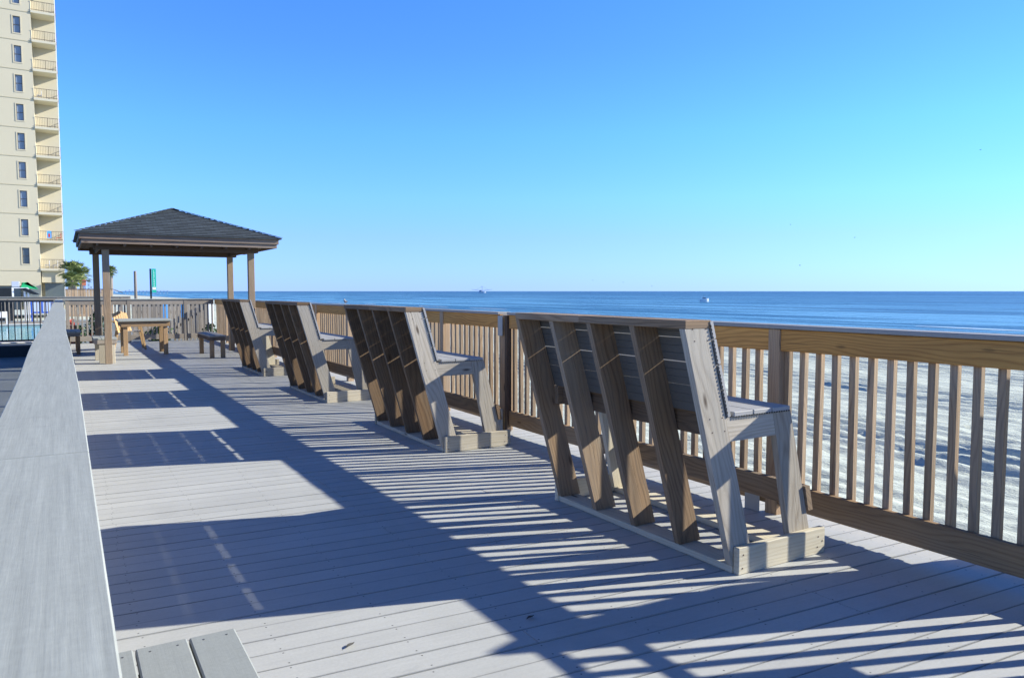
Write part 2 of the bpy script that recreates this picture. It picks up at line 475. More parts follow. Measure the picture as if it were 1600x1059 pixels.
# ---- sea
t = NT('sea_water')
geo = t.add('ShaderNodeNewGeometry')
P = geo.outputs['Position']
sw = t.noise(t.vmul(P, (0.11, 0.012, 1)), 1.0, 4, 0.6)
sw2 = t.noise(t.vmul(P, (0.020, 0.0022, 1)), 1.0, 4, 0.6)
ch = t.noise(t.vmul(P, (0.9, 0.35, 1)), 1.0, 5, 0.65)
rp = t.noise(t.vmul(P, (5.0, 2.5, 1)), 1.0, 4, 0.6)
sp = t.add('ShaderNodeSeparateXYZ'); t.link(P, sp.inputs[0])
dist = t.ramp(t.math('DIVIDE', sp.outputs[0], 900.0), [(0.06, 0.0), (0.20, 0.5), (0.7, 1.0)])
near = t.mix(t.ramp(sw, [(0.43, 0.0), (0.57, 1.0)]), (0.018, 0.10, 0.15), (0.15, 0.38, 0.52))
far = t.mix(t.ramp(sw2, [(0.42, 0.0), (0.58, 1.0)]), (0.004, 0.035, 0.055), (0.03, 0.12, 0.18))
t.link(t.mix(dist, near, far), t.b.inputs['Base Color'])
t.b.inputs['Roughness'].default_value = 0.30
t.b.inputs['IOR'].default_value = 1.33
h = t.math('ADD', t.math('MULTIPLY', sw, 5.0), t.math('ADD', t.math('MULTIPLY', ch, 1.0), t.math('MULTIPLY', rp, 0.12)))
t.link(t.bump(h, 1.0, 0.6), t.b.inputs['Normal'])
M['sea'] = t.m
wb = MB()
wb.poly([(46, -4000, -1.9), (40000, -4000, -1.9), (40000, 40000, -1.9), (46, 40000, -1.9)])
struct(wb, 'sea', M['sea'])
# breaking ripples of foam along the shore
M['foam'] = plain('sea_foam', (0.75, 0.80, 0.80), 0.7, var=0.1)
fb = MB()
for k, (xo, wd) in enumerate(((48.5, 0.5), (55, 0.35), (66, 0.3))):
    yv = 5.0
    while yv < 260:
        L = random.uniform(4, 14)
        if random.random() < (0.8 if k == 0 else 0.35):
            n = 6; prev = None
            for i in range(n + 1):
                yy_ = yv + L * i / n; xx = xo + 1.2 * noise.noise(Vector((yy_ * 0.08, k, 0)))
                ww = wd * (0.4 + 0.6 * math.sin(math.pi * i / n)) * random.uniform(0.7, 1.2)
                a = fb.bm.verts.new((xx - ww / 2, yy_, -1.875)); b = fb.bm.verts.new((xx + ww / 2, yy_, -1.85 if k else -1.875))
                if prev: fb.bm.faces.new((prev[0], prev[1], b, a))
                prev = (a, b)
        yv += L
struct(fb, 'shore_foam', M['foam'], kind='stuff')

# ---- terrace beside the deck, pool and its water
M['concrete'] = plain('terrace_concrete', (0.22, 0.24, 0.235), 0.85, var=0.5, scale=1.2)
M['coping'] = plain('pool_coping', (0.62, 0.60, 0.55), 0.8)
tb = MB()
# terrace with a hole where the pool lies
PX0, PX1, PY0, PY1 = -16.0, -0.30, 19.5, 29.8
for x0, x1, y0, y1, zt in ((-40, -0.16, -4, 18.56, -.10), (-40, -0.16, 18.561, PY0, .14), (-40, PX0, PY0, PY1, .14), (PX1, -0.16, PY0, PY1, .14), (-40, 4, PY1, 34.0, .139), (-0.16, 3.5, 20.9, PY1, -.10)):
    tb.box((x0, y0, -0.45), (x1, y1, zt), 0, 0)
struct(tb, 'pool_terrace', M['concrete'])
cb = MB()
cb.box((PX0, PY1, 0.142), (PX1, PY1 + .3, 0.17), 0, 0.01); cb.box((PX0, PY0 - .3, 0.142), (PX1, PY0, 0.17), 0, 0.01)
cb.box((PX1, PY0 - .3, 0.142), (PX1 + .13, PY1 + .3, 0.17), 1, 0.01)
struct(cb, 'pool_coping', M['coping'])
t = NT('pool_water')
geo = t.add('ShaderNodeNewGeometry')
n = t.noise(geo.outputs['Position'], 3.0, 3)
n0 = t.noise(geo.outputs['Position'], 0.4, 2)
t.link(t.mix(n0, (0.03, 0.40, 0.52), (0.12, 0.52, 0.58)), t.b.inputs['Base Color'])
t.b.inputs['Roughness'].default_value = 0.12
t.link(t.bump(n, 0.25, 0.05), t.b.inputs['Normal'])
pb = MB(); pb.poly([(PX0, PY0, 0.09), (PX1, PY0, 0.09), (PX1, PY1, 0.09), (PX0, PY1, 0.09)])
struct(pb, 'pool_water', t.m)

# ================================================================ RAILINGS
GZ = 1.05           # underside of the cap boards
def railing(name, label, cat, x, y0, y1, posts, group, face=1, stuff_after=None, mats=('rail', 'rail_low')):
    """railing along y at landward face x"""
    th = thing(name, (x, y0, 0), label, cat, group)
    ps = sorted(posts)
    for p in ps:
        MB().box((x - 0.006, p - 0.04, -0.30), (x + 0.078, p + 0.04, GZ - 0.002), 2).build('post', M['post'], th)
    ends = [y0] + ps + [y1]
    segs = []
    for a, b in zip(ends, ends[1:]):
        a2 = a + (0.0405 if a in ps else 0); b2 = b - (0.0405 if b in ps else 0)
        if b2 - a2 > 0.08: segs.append((a2, b2))
    for a, b in segs:
        sag = random.uniform(-0.003, 0.003)
        MB().box((x, a, 0.928 + sag), (x + 0.032, b, GZ - 0.001), 1, 0.003).build('top_rail', M[mats[0]], th)
        MB().box((x, a, 0.055 + sag), (x + 0.032, b, 0.188 + sag), 1, 0.003).build('bottom_rail', M[mats[1]], th)
    # cap boards butted end to end, a little wavy like the real ones
    yy = y0
    while yy < y1 - 0.01:
        e = min(yy + random.uniform(2.2, 3.2), y1)
        if y1 - e < 0.6: e = y1
        m = MB(); dz = random.uniform(-0.002, 0.002); dx = random.uniform(-0.004, 0.004)
        m.box((x - 0.022 + dx, yy + 0.0015, GZ + dz), (x + 0.115 + dx, e - 0.0015, GZ + 0.022 + dz), 1, 0.003)
        m.build('handrail_cap', M['cap_dark'], th); yy = e
    ys = []
    v = y0 + 0.055
    while v < y1 - 0.02:
        if all(abs(v - p) > 0.055 for p in ps): ys.append(v)
        v += 0.1015
    far = MB(); nfar = 0
    for i, v in enumerate(ys):
        m = far if (stuff_after and i >= stuff_after) else MB()
        dx = random.uniform(-0.002, 0.002); dy = random.uniform(-0.004, 0.004)
        m.beam((x + 0.0505 + dx, v + dy, 0.07), (x + 0.0505 - dx, v - dy * .5, 1.03), 0.034, 0.035, (0, 1, 0), 0.002)
        if m is not far: m.build('baluster', M['baluster'], th)
        else: nfar += 1
    if nfar: far.build('far_balusters', M['baluster'], th, kind='stuff')
    else: far.bm.free()
    return th
RX = 3.42
railing('wooden_railing', 'honey brown wooden railing beside the nearest tall bench, balusters open to the sand', 'railing', RX, 1.40, 5.74, [1.44, 2.83, 4.3], 'wooden railings round the deck')
railing('wooden_railing', 'long wooden railing from the bracketed gate post back to the far deck corner', 'railing', RX, 5.90, 20.72, [7.12, 8.65, 10.17, 11.65, 13.1, 14.56, 16.1, 17.6, 19.2], 'wooden railings round the deck', stuff_after=100)
bg_ = thing('shadow_gate', (RX, .4, 0), 'unseen gate section added for the split shadow bands on the near deck', 'gate')  # added out of frame; bars and panel set by the shadows they throw
MB().box((RX, .3, 1.045), (RX + .034, 1.395, 1.078), 1).build('top_bar', M['rail'], bg_)
MB().box((RX, .3, .895), (RX + .034, 1.395, .93), 1).build('middle_bar', M['rail'], bg_)
MB().box((RX, .3, .055), (RX + .034, 1.395, .185), 1).build('bottom_bar', M['rail'], bg_)
MB().box((RX, .3, .64), (RX + .03, 1.09, .85), 1).build('panel', M['rail'], bg_)
v = .35
while v < 1.38:
    MB().box((RX + .036, v - .017, .07), (RX + .07, v + .017, 1.06), 2).build('baluster', M['baluster'], bg_); v += .1015
# gate post between both runs with its pale metal brackets
gp = thing('gate_post', (RX, 5.82, 0), 'dark upright post in the seaward railing with two pale brackets', 'post')
MB().box((RX - 0.02, 5.745, -0.3), (RX + 0.03, 5.785, 1.045), 2).build('post', M['darkwood'], gp)
MB().box((RX - 0.006, 5.80, -0.3), (RX + 0.078, 5.88, 1.045), 2).build('post', M['post'], gp)
M['bracket'] = plain('pale_bracket', (0.34, 0.35, 0.33), 0.5, var=0.2, scale=12)
for z0, z1 in ((0.86, 1.04), (0.0, 0.20)):
    m = MB(); m.box((RX - 0.042, 5.79, z0), (RX - 0.034, 5.87, z1), 2, .003)
    m.build('bracket', M['bracket'], gp)
MB().box((RX - .040, 2.885, 0), (RX - .028, 2.99, .17), 2, .004).build('bracket', M['bracket'], gp)

# cross railing at the end of the deck
def cross_railing(name, label, x0, x1, yv, posts, mats, cap, bal, group, zoff=0.0, step=0.1015, rot=0.0):
    th = thing(name, (x0, yv, zoff), label, 'railing', group)
    ps = sorted(posts)
    for p in ps: MB().box((p - .04, yv - .006, -.3 + zoff), (p + .04, yv + .078, GZ - .002 + zoff), 2).build('post', M['greywood'], th)
    ends = [x0] + ps + [x1]
    for a, b in zip(ends, ends[1:]):
        a2 = a + (.0405 if a in ps else 0); b2 = b - (.0405 if b in ps else 0)
        if b2 - a2 < .08: continue
        MB().box((a2, yv, .928 + zoff), (b2, yv + .032, GZ - .001 + zoff), 0).build('top_rail', M[mats], th)
        MB().box((a2, yv, .055 + zoff), (b2, yv + .032, .18 + zoff), 0).build('bottom_rail', M[mats], th)
    m = MB(); m.box((x0, yv - .025, GZ + zoff), (x1, yv + .115, GZ + .022 + zoff), 0); m.build('handrail_cap', M[cap], th)
    v = x0 + .055; cnt = 0
    while v < x1 - .02:
        if all(abs(v - p) > .055 for p in ps):
            m = MB(); d = random.uniform(-.004, .004)
            m.beam((v + d, yv + .0505, .07 + zoff), (v - d, yv + .0505, 1.03 + zoff), .035, .034, (0, 1, 0), 0.0015)
            m.build('baluster', M[bal], th); cnt += 1
        v += step
    return th
cross_railing('wooden_railing', 'grey wooden railing closing the far end of the deck behind the gazebo', 0.06, 3.395, 20.73, [0.12, 1.42, 2.72], 'greywood', 'cap', 'greywood', 'wooden railings round the deck')
cross_railing('wooden_railing', 'distant weathered railing running behind the swimming pool', -6.2, 2.2, 31.0, [-6.1, -4.1, -2.1, -0.1, 1.9], 'greywood', 'cap_dark', 'greywood', 'wooden railings round the deck', step=0.115)

# left handrail close under the camera, its boards rising and dipping
lr = thing('wooden_railing', (-0.04, 0.0, 0), 'railing with wide pale grey cap running up the left edge beside the camera', 'railing', 'wooden railings round the deck')
def lz(y):
    pts = [(-2, .24), (0.45, .24), (2.2, .226), (3.3, .213), (5.2, .226), (7.5, .2), (13.5, .187), (21, .187)]
    for (a, za), (b, zb) in zip(pts, pts[1:]):
        if y <= b:
            f = (y - a) / (b - a); f = f * f * (3 - 2 * f); return CAM_H - (za + (zb - za) * f)
    return CAM_H - .187
def lx(y): return -0.042 + 0.006 * math.sin(y * 0.9) * min(1, y / 2.0 if y > 0 else 0)
joints = [-1.2, 1.25, 3.75, 6.2, 8.7, 11.1, 13.6, 16.1, 18.4, 20.7]
for a, b in zip(joints, joints[1:]):
    m = MB(); n = 14; tone = random.uniform(.3, .7); uo = random.uniform(0, 40)
    prof = [(-.0665, -.022), (-.0665, -.002), (-.0648, 0), (.0648, 0), (.0665, -.002), (.0665, -.022)]
    rings = []
    for i in range(n + 1):
        yv = a + .002 + (b - a - .004) * i / n
        rings.append([m.bm.verts.new((lx(yv) + px, yv, lz(yv) + pz)) for px, pz in prof])
    fs = []
    for r0, r1 in zip(rings, rings[1:]):
        for k in range(6): fs.append(m.bm.faces.new((r0[k], r0[(k + 1) % 6], r1[(k + 1) % 6], r1[k])))
    fs.append(m.bm.faces.new(rings[0])); fs.append(m.bm.faces.new(rings[-1][::-1]))
    for f in fs:
        for l in f.loops:
            l[m.uv].uv = (l.vert.co.y + uo, l.vert.co.x + .1 + l.vert.co.z * .02); l[m.tn] = (tone, .5, 0, 1)
    m.build('handrail_cap', M['cap'], lr)
ps = [-.8, .8, 2.4, 4.0, 5.6, 7.2, 8.8, 10.4, 12, 13.6, 15.2, 16.8, 18.4, 20.0]
for p in ps: MB().box((-.08, p - .04, -.3), (-.005, p + .04, lz(p) - .045), 2).build('post', M['greywood'], lr)
for a, b in zip(ps, ps[1:]):
    z = min(lz(a), lz(b)) - .05
    MB().box((-.048, a + .041, z - .12), (-.016, b - .041, z), 1).build('top_rail', M['greywood'], lr)
    MB().box((-.048, a + .041, .055), (-.016, b - .041, .18), 1).build('bottom_rail', M['greywood'], lr)
v = -.7; far = MB(); k = 0
while v < 20.5:
    if all(abs(v - p) > .055 for p in ps):
        m = far if v > 9 else MB()
        m.box((-.084, v - .017, .07), (-.0495, v + .017, lz(v) - .05), 2, .0015)
        if m is not far: m.build('baluster', M['greywood'], lr)
    v += .1015
far.build('far_balusters', M['greywood'], lr, kind='stuff')

# added caster, out of frame; outline shaped to the wedge shadow on the deck
sc_ = thing('shadow_caster', (4.6, 1.2, -1), 'unseen caster shaped to throw the dark wedge across the near deck', 'shadow caster')
def plank(y0, y1, tops):  # one upright piece of the caster, top cut to the shadow's edge
    m = MB(); n = len(tops)
    ys_ = [y0 + (y1 - y0) * i / (n - 1) for i in range(n)]
    pts = [(y0, -1.1)] + list(zip(ys_, tops)) + [(y1, -1.1)]
    a_ = [m.bm.verts.new((4.3, p, q)) for p, q in pts]; b_ = [m.bm.verts.new((4.33, p, q)) for p, q in pts]
    m.bm.faces.new(a_); m.bm.faces.new(b_[::-1])
    for i in range(len(pts)): m.bm.faces.new((a_[i], b_[i], b_[(i + 1) % len(pts)], a_[(i + 1) % len(pts)]))
    m.build('plank', M['greywood'], sc_)
plank(1.05, 1.066, (1.60, 1.62)); plank(1.077, 1.166, (1.62, 1.55)); plank(1.177, 1.60, (1.54, 1.40, 1.22, 1.03, .45))

# ================================================================ BENCHES
M['shade_dash'] = plain('groove_shade', (.03, .03, .028), .9)
M['nail'] = plain('rusty_nail', (.10, .06, .04), .6, .3)
def bench(y0, L, label, seed, wm='bench', gaps=(.0056, .0050, .0054, .006), drop=0.0):
    random.seed(seed)
    X = 2.53
    th = thing('slatted_bench', (X, y0, 0), label, 'bench', 'tall benches along the seaward railing')
    def px(s): return [(X + x, z) for x, z in s]
    lean = -0.2838           # dx per dz of the back
    W = M[wm]
    n = 5; pit = (L - .034) / 4
    # base plates and end boards
    MB().box((X - .0, y0 + .001, 0.002), (X + .125, y0 + L - .001, .034), 1).build('base_plate', (M['base'] if wm == 'bench' else M['base_grey']), th)
    MB().box((X + .42, y0 + .001, 0.002), (X + .545, y0 + L - .001, .034), 1).build('base_plate', (M['base'] if wm == 'bench' else M['base_grey']), th)
    MB().box((X + .006, y0 - .033, 0.001), (X + .60, y0 - .0005, .124), 0, .003).build('end_board', (M['base'] if wm == 'bench' else M['base_grey']), th)
    MB().box((X - .008, y0 + L + .0005, 0.001), (X + .59, y0 + L + .033, .118), 0, .003).build('end_board', (M['base'] if wm == 'bench' else M['base_grey']), th)
    for i in range(n):
        a = y0 + i * pit; b = a + .034
        d = random.uniform(-.004, .004)
        MB().prism(px([(0 - .0345 * 0 + d, .036), (.138 + d, .036), (.138 + lean * 1.066 + d, 1.102), (lean * 1.066 + d, 1.102)]), a, b, (lean, 1)).build('upright', W if i else M['bleached'], th)
        # seat bearer beside the upright and under the seat
        bb = (a + .0345, b + .0345) if i < n - 1 else (a - .0345, a - .0005)
        if i == 0: bb = (a + .0005, b - .0005)
        xl = -.055 if i else (.138 + lean * .64)
        pr = [(xl, .60), (.271, .60), (.2485, .707), (xl - (.03 if not i else 0), .707)]
        MB().prism(px(pr), bb[0], bb[1], (1, 0)).build('seat_bearer', W if i else M['bleached'], th)
        # front leg at each end only
        if i in (0, n - 1):
            MB().prism(px([(.400, .036), (.545, .036), (.368, .708), (.249, .708)]), a, b, (-.22, 1)).build('front_leg', M['bleached'] if i == 0 else M['base'], th)
    # rear seat fascia and front stretcher
    MB().box((X - .058, y0 + .036, .60), (X - .026 + .0, y0 + L - .036, .705), 1).build('seat_fascia', M['bench_dark'], th) if False else None
    MB().prism(px([(-.052 + .03, .60), (.01, .60), (.01, .706), (-.052 + .03, .706)]), y0 + .0345, y0 + L - .0345, None).build('seat_fascia', M['bench_dark'], th)
    MB().prism(px([(.500, .215), (.532, .215), (.505, .335), (.473, .335)]), y0 - .012, y0 + L + .01, None).build('front_stretcher', W, th)
    # top rail: two pieces butted
    j = y0 + L * .55
    zt = 1.1025
    MB().box((X + lean * 1.066 - .004, y0 - .002, zt), (X + lean * 1.066 + .146, j, zt + .035), 1).build('top_rail', W, th)
    # back slats (grey boards)
    nx, nz = math.cos(math.atan(-lean)), math.sin(math.atan(-lean))
    MB().box((X + lean * 1.066 - .004, j + .001, zt), (X + lean * 1.066 + .146, y0 + L + .002, zt + .035), 1).build('top_rail', W, th)
    bp = MB(); bk = MB()
    s = -drop
    al = Vector((lean, 1)).normalized(); nr = Vector((al.y, -al.x))
    base = Vector((.139 + lean * (.722 - .036), .722))
    for k, gap in enumerate(gaps):
        w = .113 - gap / 2 if k < 3 else .078
        if k == 0: w += drop
        p0 = base + al * s + nr * .0005; p1 = p0 + al * w
        q1 = p1 + nr * .021; q0 = p0 + nr * .021
        e = .002
        prof = [(p0.x, p0.y), (q0.x, q0.y)]
        m0 = p0 + nr * .005; m1 = p1 + nr * .005
        prof = [tuple(m0), tuple(q0 - nr * e), tuple(q0 + al * e), tuple(q1 - al * e), tuple(q1 - nr * e), tuple(m1)]
        bp.prism(px(prof), y0 - .006, y0 + L + .006, None)
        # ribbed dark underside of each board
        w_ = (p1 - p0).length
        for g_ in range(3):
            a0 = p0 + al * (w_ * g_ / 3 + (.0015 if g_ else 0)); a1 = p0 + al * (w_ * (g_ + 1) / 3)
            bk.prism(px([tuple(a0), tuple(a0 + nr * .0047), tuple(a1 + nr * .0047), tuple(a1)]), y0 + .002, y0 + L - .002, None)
        s += w + gap
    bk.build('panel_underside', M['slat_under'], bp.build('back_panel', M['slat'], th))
    nh = MB()
    for nx_, nz_ in ((.03, .03), (.035, .09), (.545, .035), (.55, .085), (.58, .06)):
        nh.tube([(X + nx_, y0 - .0325, nz_), (X + nx_, y0 - .0345, nz_)], .0035, 8)
    for q in (.06, .62, .68, 1.02, 1.07):
        for o_ in (.03, .105): nh.tube([(X + o_ + lean * (q - .036), y0 + .001, q + .03), (X + o_ + lean * (q - .036), y0 - .0012, q + .03)], .003, 8)
    nh.build('nail_heads', M['nail'], th)
    st = MB(); x = -.062 + .05
    for k in range(3):
        st.box((X + x, y0 - .008, .7085), (X + x + .120, y0 + L + .008, .731), 1, .003, voff=-.001, uoff=-y0 + .19); x += .1245
    st.build('seat', M['slat'], th)
    gr = MB(); x = -.004  # dark dashes stand for the shade in the board-end grooves
    while x < .345:
        gr.box((X + x, y0 - .0096, .7065), (X + x + .009, y0 - .0081, .7125), 0, 0); x += .0165
    for q in range(24):
        c0 = base + al * (q * .0172 + .004) + nr * .0015
        gr.prism(px([tuple(c0), tuple(c0 + nr * .005), tuple(c0 + nr * .005 + al * .010), tuple(c0 + al * .010)]), y0 - .0078, y0 - .0062, None)
    gr.build('groove_shade_marks', M['shade_dash'], th)
    return th
bench(2.30, 1.36, 'nearest and largest tall slatted bench, honey wood uprights with white light lines', 11, 'bench', (.0032, .0062, .0046, .006), .014)
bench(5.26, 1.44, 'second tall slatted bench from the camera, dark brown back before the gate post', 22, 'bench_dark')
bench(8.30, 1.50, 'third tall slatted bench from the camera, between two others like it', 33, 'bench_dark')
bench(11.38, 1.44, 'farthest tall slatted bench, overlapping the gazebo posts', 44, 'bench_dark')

# ================================================================ low grey bench in the near left corner
random.seed(5)
lb = thing('low_bench', (0.23, 0.9, 0), 'low bench of three smooth grey boards in the bottom left corner', 'bench')
m = MB(); ZT = .40
end = 1.975
for x0, x1 in ((.006, .121), (.125, .241), (.245, .354)):
    m.box((x0, -.6, ZT - .022), (x1, end - (x0 * .02), ZT), 1, .004, uoff=.07, voff=0)
m.build('seat', composite('low_bench_board', (0.285, 0.30, 0.275), pitch=50.0), lb)
for yv in (1.85, .2):
    for xv in (.03, .26):
        MB().box((xv, yv, 0.002), (xv + .07, yv + .035, ZT - .0605), 2).build('leg', M['greywood'], lb)
    MB().box((.02, yv, ZT - .06), (.34, yv + .034, ZT - .0225), 0).build('seat_frame', M['greywood'], lb)
# screw heads at the board ends
s2 = MB()
for x0, x1 in ((.006, .121), (.125, .241), (.245, .354)):
    for xx in (x0 + .03, x1 - .025):
        s2.tube([(xx, end - .035, ZT - .001), (xx, end - .035, ZT + .0008)], .0028, 8)
s2.build('screw_heads', plain('screw_steel', (.12, .12, .12), .5, .6), lb)

# ================================================================ GAZEBO
gz = thing('gazebo', (1.88, 15.8, 0), 'open wooden gazebo with dark shingled hip roof at the far end of the deck', 'gazebo')
PF, PB = 14.75, 16.80
for x, yv in ((.68, PF), (3.10, PF), (.605, PB), (3.10, PB)):
    MB().box((x - .055, yv - .055, 0.001), (x + .055, yv + .055, 2.05), 2, .004).build('post', M['gazebo_post'], gz)
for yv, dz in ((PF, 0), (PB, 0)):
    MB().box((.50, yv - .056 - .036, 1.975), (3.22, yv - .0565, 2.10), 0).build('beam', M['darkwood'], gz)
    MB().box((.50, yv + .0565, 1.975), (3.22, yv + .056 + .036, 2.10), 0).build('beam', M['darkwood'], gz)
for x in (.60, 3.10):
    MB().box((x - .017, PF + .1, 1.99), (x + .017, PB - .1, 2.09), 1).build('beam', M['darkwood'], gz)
EX0, EX1, EY0, EY1, EZ = .285, 3.525, 14.33, 17.25, 2.235
# fascia: upper wide board, lower board set back
for z0, z1, o in ((EZ - .105, EZ - .012, 0), (EZ - .175, EZ - .1055, .028)):
    m = MB()
    m.box((EX0 + o, EY0 + o, z0), (EX1 - o, EY0 + o + .022, z1), 0)
    m.box((EX0 + o, EY1 - o - .022, z0), (EX1 - o, EY1 - o, z1), 0)
    m.box((EX0 + o, EY0 + o + .023, z0), (EX0 + o + .022, EY1 - o - .023, z1), 1)
    m.box((EX1 - o - .022, EY0 + o + .023, z0), (EX1 - o, EY1 - o - .023, z1), 1)
    m.build('fascia', M['rail_low'] if False else wood('fascia_timber' + str(o), (.24, .17, .12), (.12, .08, .055), .5, (.25, .215, .18)), gz)
# soffit boards and rafters
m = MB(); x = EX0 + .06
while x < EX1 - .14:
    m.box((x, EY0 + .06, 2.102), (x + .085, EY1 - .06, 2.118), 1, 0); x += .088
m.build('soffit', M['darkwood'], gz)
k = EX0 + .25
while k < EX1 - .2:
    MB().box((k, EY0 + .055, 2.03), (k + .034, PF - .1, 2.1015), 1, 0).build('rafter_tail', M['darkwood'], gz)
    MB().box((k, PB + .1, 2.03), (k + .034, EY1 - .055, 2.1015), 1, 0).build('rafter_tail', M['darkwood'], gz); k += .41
# roof: overlapping shingle courses
t = NT('asphalt_shingle')
u, v, tone, tone2 = t.grainvec()
bt = t.add('ShaderNodeTexBrick'); t.link(t.comb(u, v, 0), bt.inputs['Vector'])
bt.inputs['Scale'].default_value = 1.0; bt.inputs['Brick Width'].default_value = .17; bt.inputs['Row Height'].default_value = .105
bt.inputs['Mortar Size'].default_value = .004; bt.inputs['Color1'].default_value = (.027, .038, .045, 1); bt.inputs['Color2'].default_value = (.050, .067, .079, 1)
bt.inputs['Mortar'].default_value = (.012, .013, .015, 1)
geo = t.add('ShaderNodeNewGeometry'); nn = t.noise(geo.outputs['Position'], 60, 3, .8)
n2 = t.noise(geo.outputs['Position'], 5, 3, .8)
br = t.math('MULTIPLY', t.math('ADD', .5, nn), t.math('ADD', .65, t.math('MULTIPLY', n2, .7)))
t.link(t.mix(1.0, bt.outputs['Color'], t.comb(br, br, br), 'MULTIPLY'), t.b.inputs['Base Color']); t.b.inputs['Roughness'].default_value = .85
t.link(t.bump(nn, .6, .004), t.b.inputs['Normal'])
M['shingle'] = t.m
m = MB(); ap = Vector((1.89, 15.8, 2.83)); OV = .045
co = [Vector((EX0 - OV, EY0 - OV, EZ)), Vector((EX1 + OV, EY0 - OV, EZ)), Vector((EX1 + OV, EY1 + OV, EZ)), Vector((EX0 - OV, EY1 + OV, EZ))]
N = 17
for f in range(4):
    a, b = co[f], co[(f + 1) % 4]
    up = (ap - (a + b) / 2); nrm = (b - a).cross(up).normalized()
    if nrm.z < 0: nrm = -nrm
    SL = up.length
    for k in range(N):
        f0, f1 = k / N, min((k + 1.02) / N, 1)
        lift0 = nrm * .012; lift1 = nrm * .003
        p = [a.lerp(ap, f0) + lift0, b.lerp(ap, f0) + lift0, b.lerp(ap, f1) + lift1, a.lerp(ap, f1) + lift1]
        ux = (b - a).normalized()
        q = [((x - a).dot(ux) + f * 3.1, .105 * (k + (0.02 if i < 2 else .98))) for i, x in enumerate(p)]
        if f1 >= 1: p = p[:3]; q = q[:3]
        m.poly(p, random.random(), q)
        lo = [a.lerp(ap, f0) + nrm * .001, b.lerp(ap, f0) + nrm * .001]
        m.poly([lo[0], lo[1], p[1], p[0]], .1, [q[0], q[1], q[1], q[0]])
    m.poly([a, b, b - Vector((0, 0, .014)), a - Vector((0, 0, .014))], .1)
# closed underside
m.poly([c - Vector((0, 0, .014)) for c in co], .1)
rf = m.build('roof', M['shingle'], gz)
m = MB()
for c in co:
    d = (ap - c); nseg = 20
    for i in range(nseg):
        a = c + d * (i / nseg); b = c + d * ((i + 1.08) / nseg)
        m.beam(a + Vector((0, 0, .022)), b + Vector((0, 0, .016)), .075, .007, (0, 0, 1), 0)
m.build('ridge_caps', M['shingle'], rf)
# small pale lamp under the left eave
MB().tube([(.36, 14.42, 2.115), (.36, 14.42, 2.075)], [.03, .018], 10).build('eave_lamp', plain('lamp_white', (.8, .8, .78), .4), gz)

# ================================================================ furniture at the gazebo
tt = thing('picnic_table', (1.4, 16.9, 0), 'plain wooden table with pale grey top under the gazebo', 'table')
m = MB()
for k in range(7): m.box((.93, 16.32 + k * .142, .67), (1.885, 16.32 + k * .142 + .137, .70), 0)
m.build('tabletop', M['cap'], tt)
m = MB(); m.box((.98, 16.36, .565), (1.85, 16.395, .669), 0); m.box((.98, 17.25, .565), (1.85, 17.285, .669), 0)
m.box((.98, 16.396, .565), (1.015, 17.249, .669), 1); m.box((1.815, 16.396, .565), (1.85, 17.249, .669), 1)
m.build('apron', M['rail_low'], tt)
for x in (1.016, 1.735):
    for yv in (16.396, 17.17):
        MB().box((x, yv, 0.001), (x + .078, yv + .078, .668), 2).build('leg', M['rail_low'], tt)
def small_bench(name, x0, x1, y0, y1, z, label, slabm, legm, legs, thick=.10):
    b = thing(name, ((x0 + x1) / 2, (y0 + y1) / 2, 0), label, 'bench', 'low wooden benches round the gazebo')
    m = MB(); n = 3; w = (x1 - x0) / n
    for k in range(n): m.box((x0 + k * w, y0, z - .03), (x0 + k * w + w - .005, y1, z), 1)
    m.build('seat', M['cap'] if slabm != 'dark' else M['cap_dark'], b)
    m = MB(); m.box((x0 + .005, y0 + .005, z - thick), (x1 - .01, y0 + .04, z - .031), 0); m.box((x0 + .005, y1 - .04, z - thick), (x1 - .01, y1 - .005, z - .031), 0)
    m.box((x0 + .005, y0 + .041, z - thick), (x0 + .04, y1 - .041, z - .031), 1); m.box((x1 - .045, y0 + .041, z - thick), (x1 - .01, y1 - .041, z - .031), 1)
    m.build('seat_frame', M['greywood'] if slabm != 'dark' else M['darkwood'], b)
    for lx_, ly_, w1, w2 in legs:
        MB().box((lx_, ly_, .001), (lx_ + w1, ly_ + w2, z - thick - .0005), 2).build('leg', M[legm], b)
small_bench('low_bench', 2.36, 2.66, 14.95, 16.35, .43, 'low wooden bench with dark front edge, right of the gazebo table', 'dark', 'rail_low',
            [(2.375, 14.97, .075, .075), (2.57, 14.97, .075, .075), (2.375, 16.2, .075, .075), (2.57, 16.2, .075, .075)])
small_bench('low_bench', .46, .83, 14.88, 15.85, .44, 'thick low bench on broad plank legs behind the front left gazebo post', 'pale', 'base_grey',
            [(.54, 14.90, .11, .05), (.68, 14.90, .11, .05), (.50, 15.6, .25, .05)])
small_bench('low_bench', -.02 + .06, .32, 17.2, 18.4, .46, 'low bench partly hidden by the left handrail near the far railing', 'pale', 'rail_low',
            [(.06, 17.25, .07, .07), (.23, 17.25, .07, .07), (.06, 18.25, .07, .07), (.23, 18.25, .07, .07)])
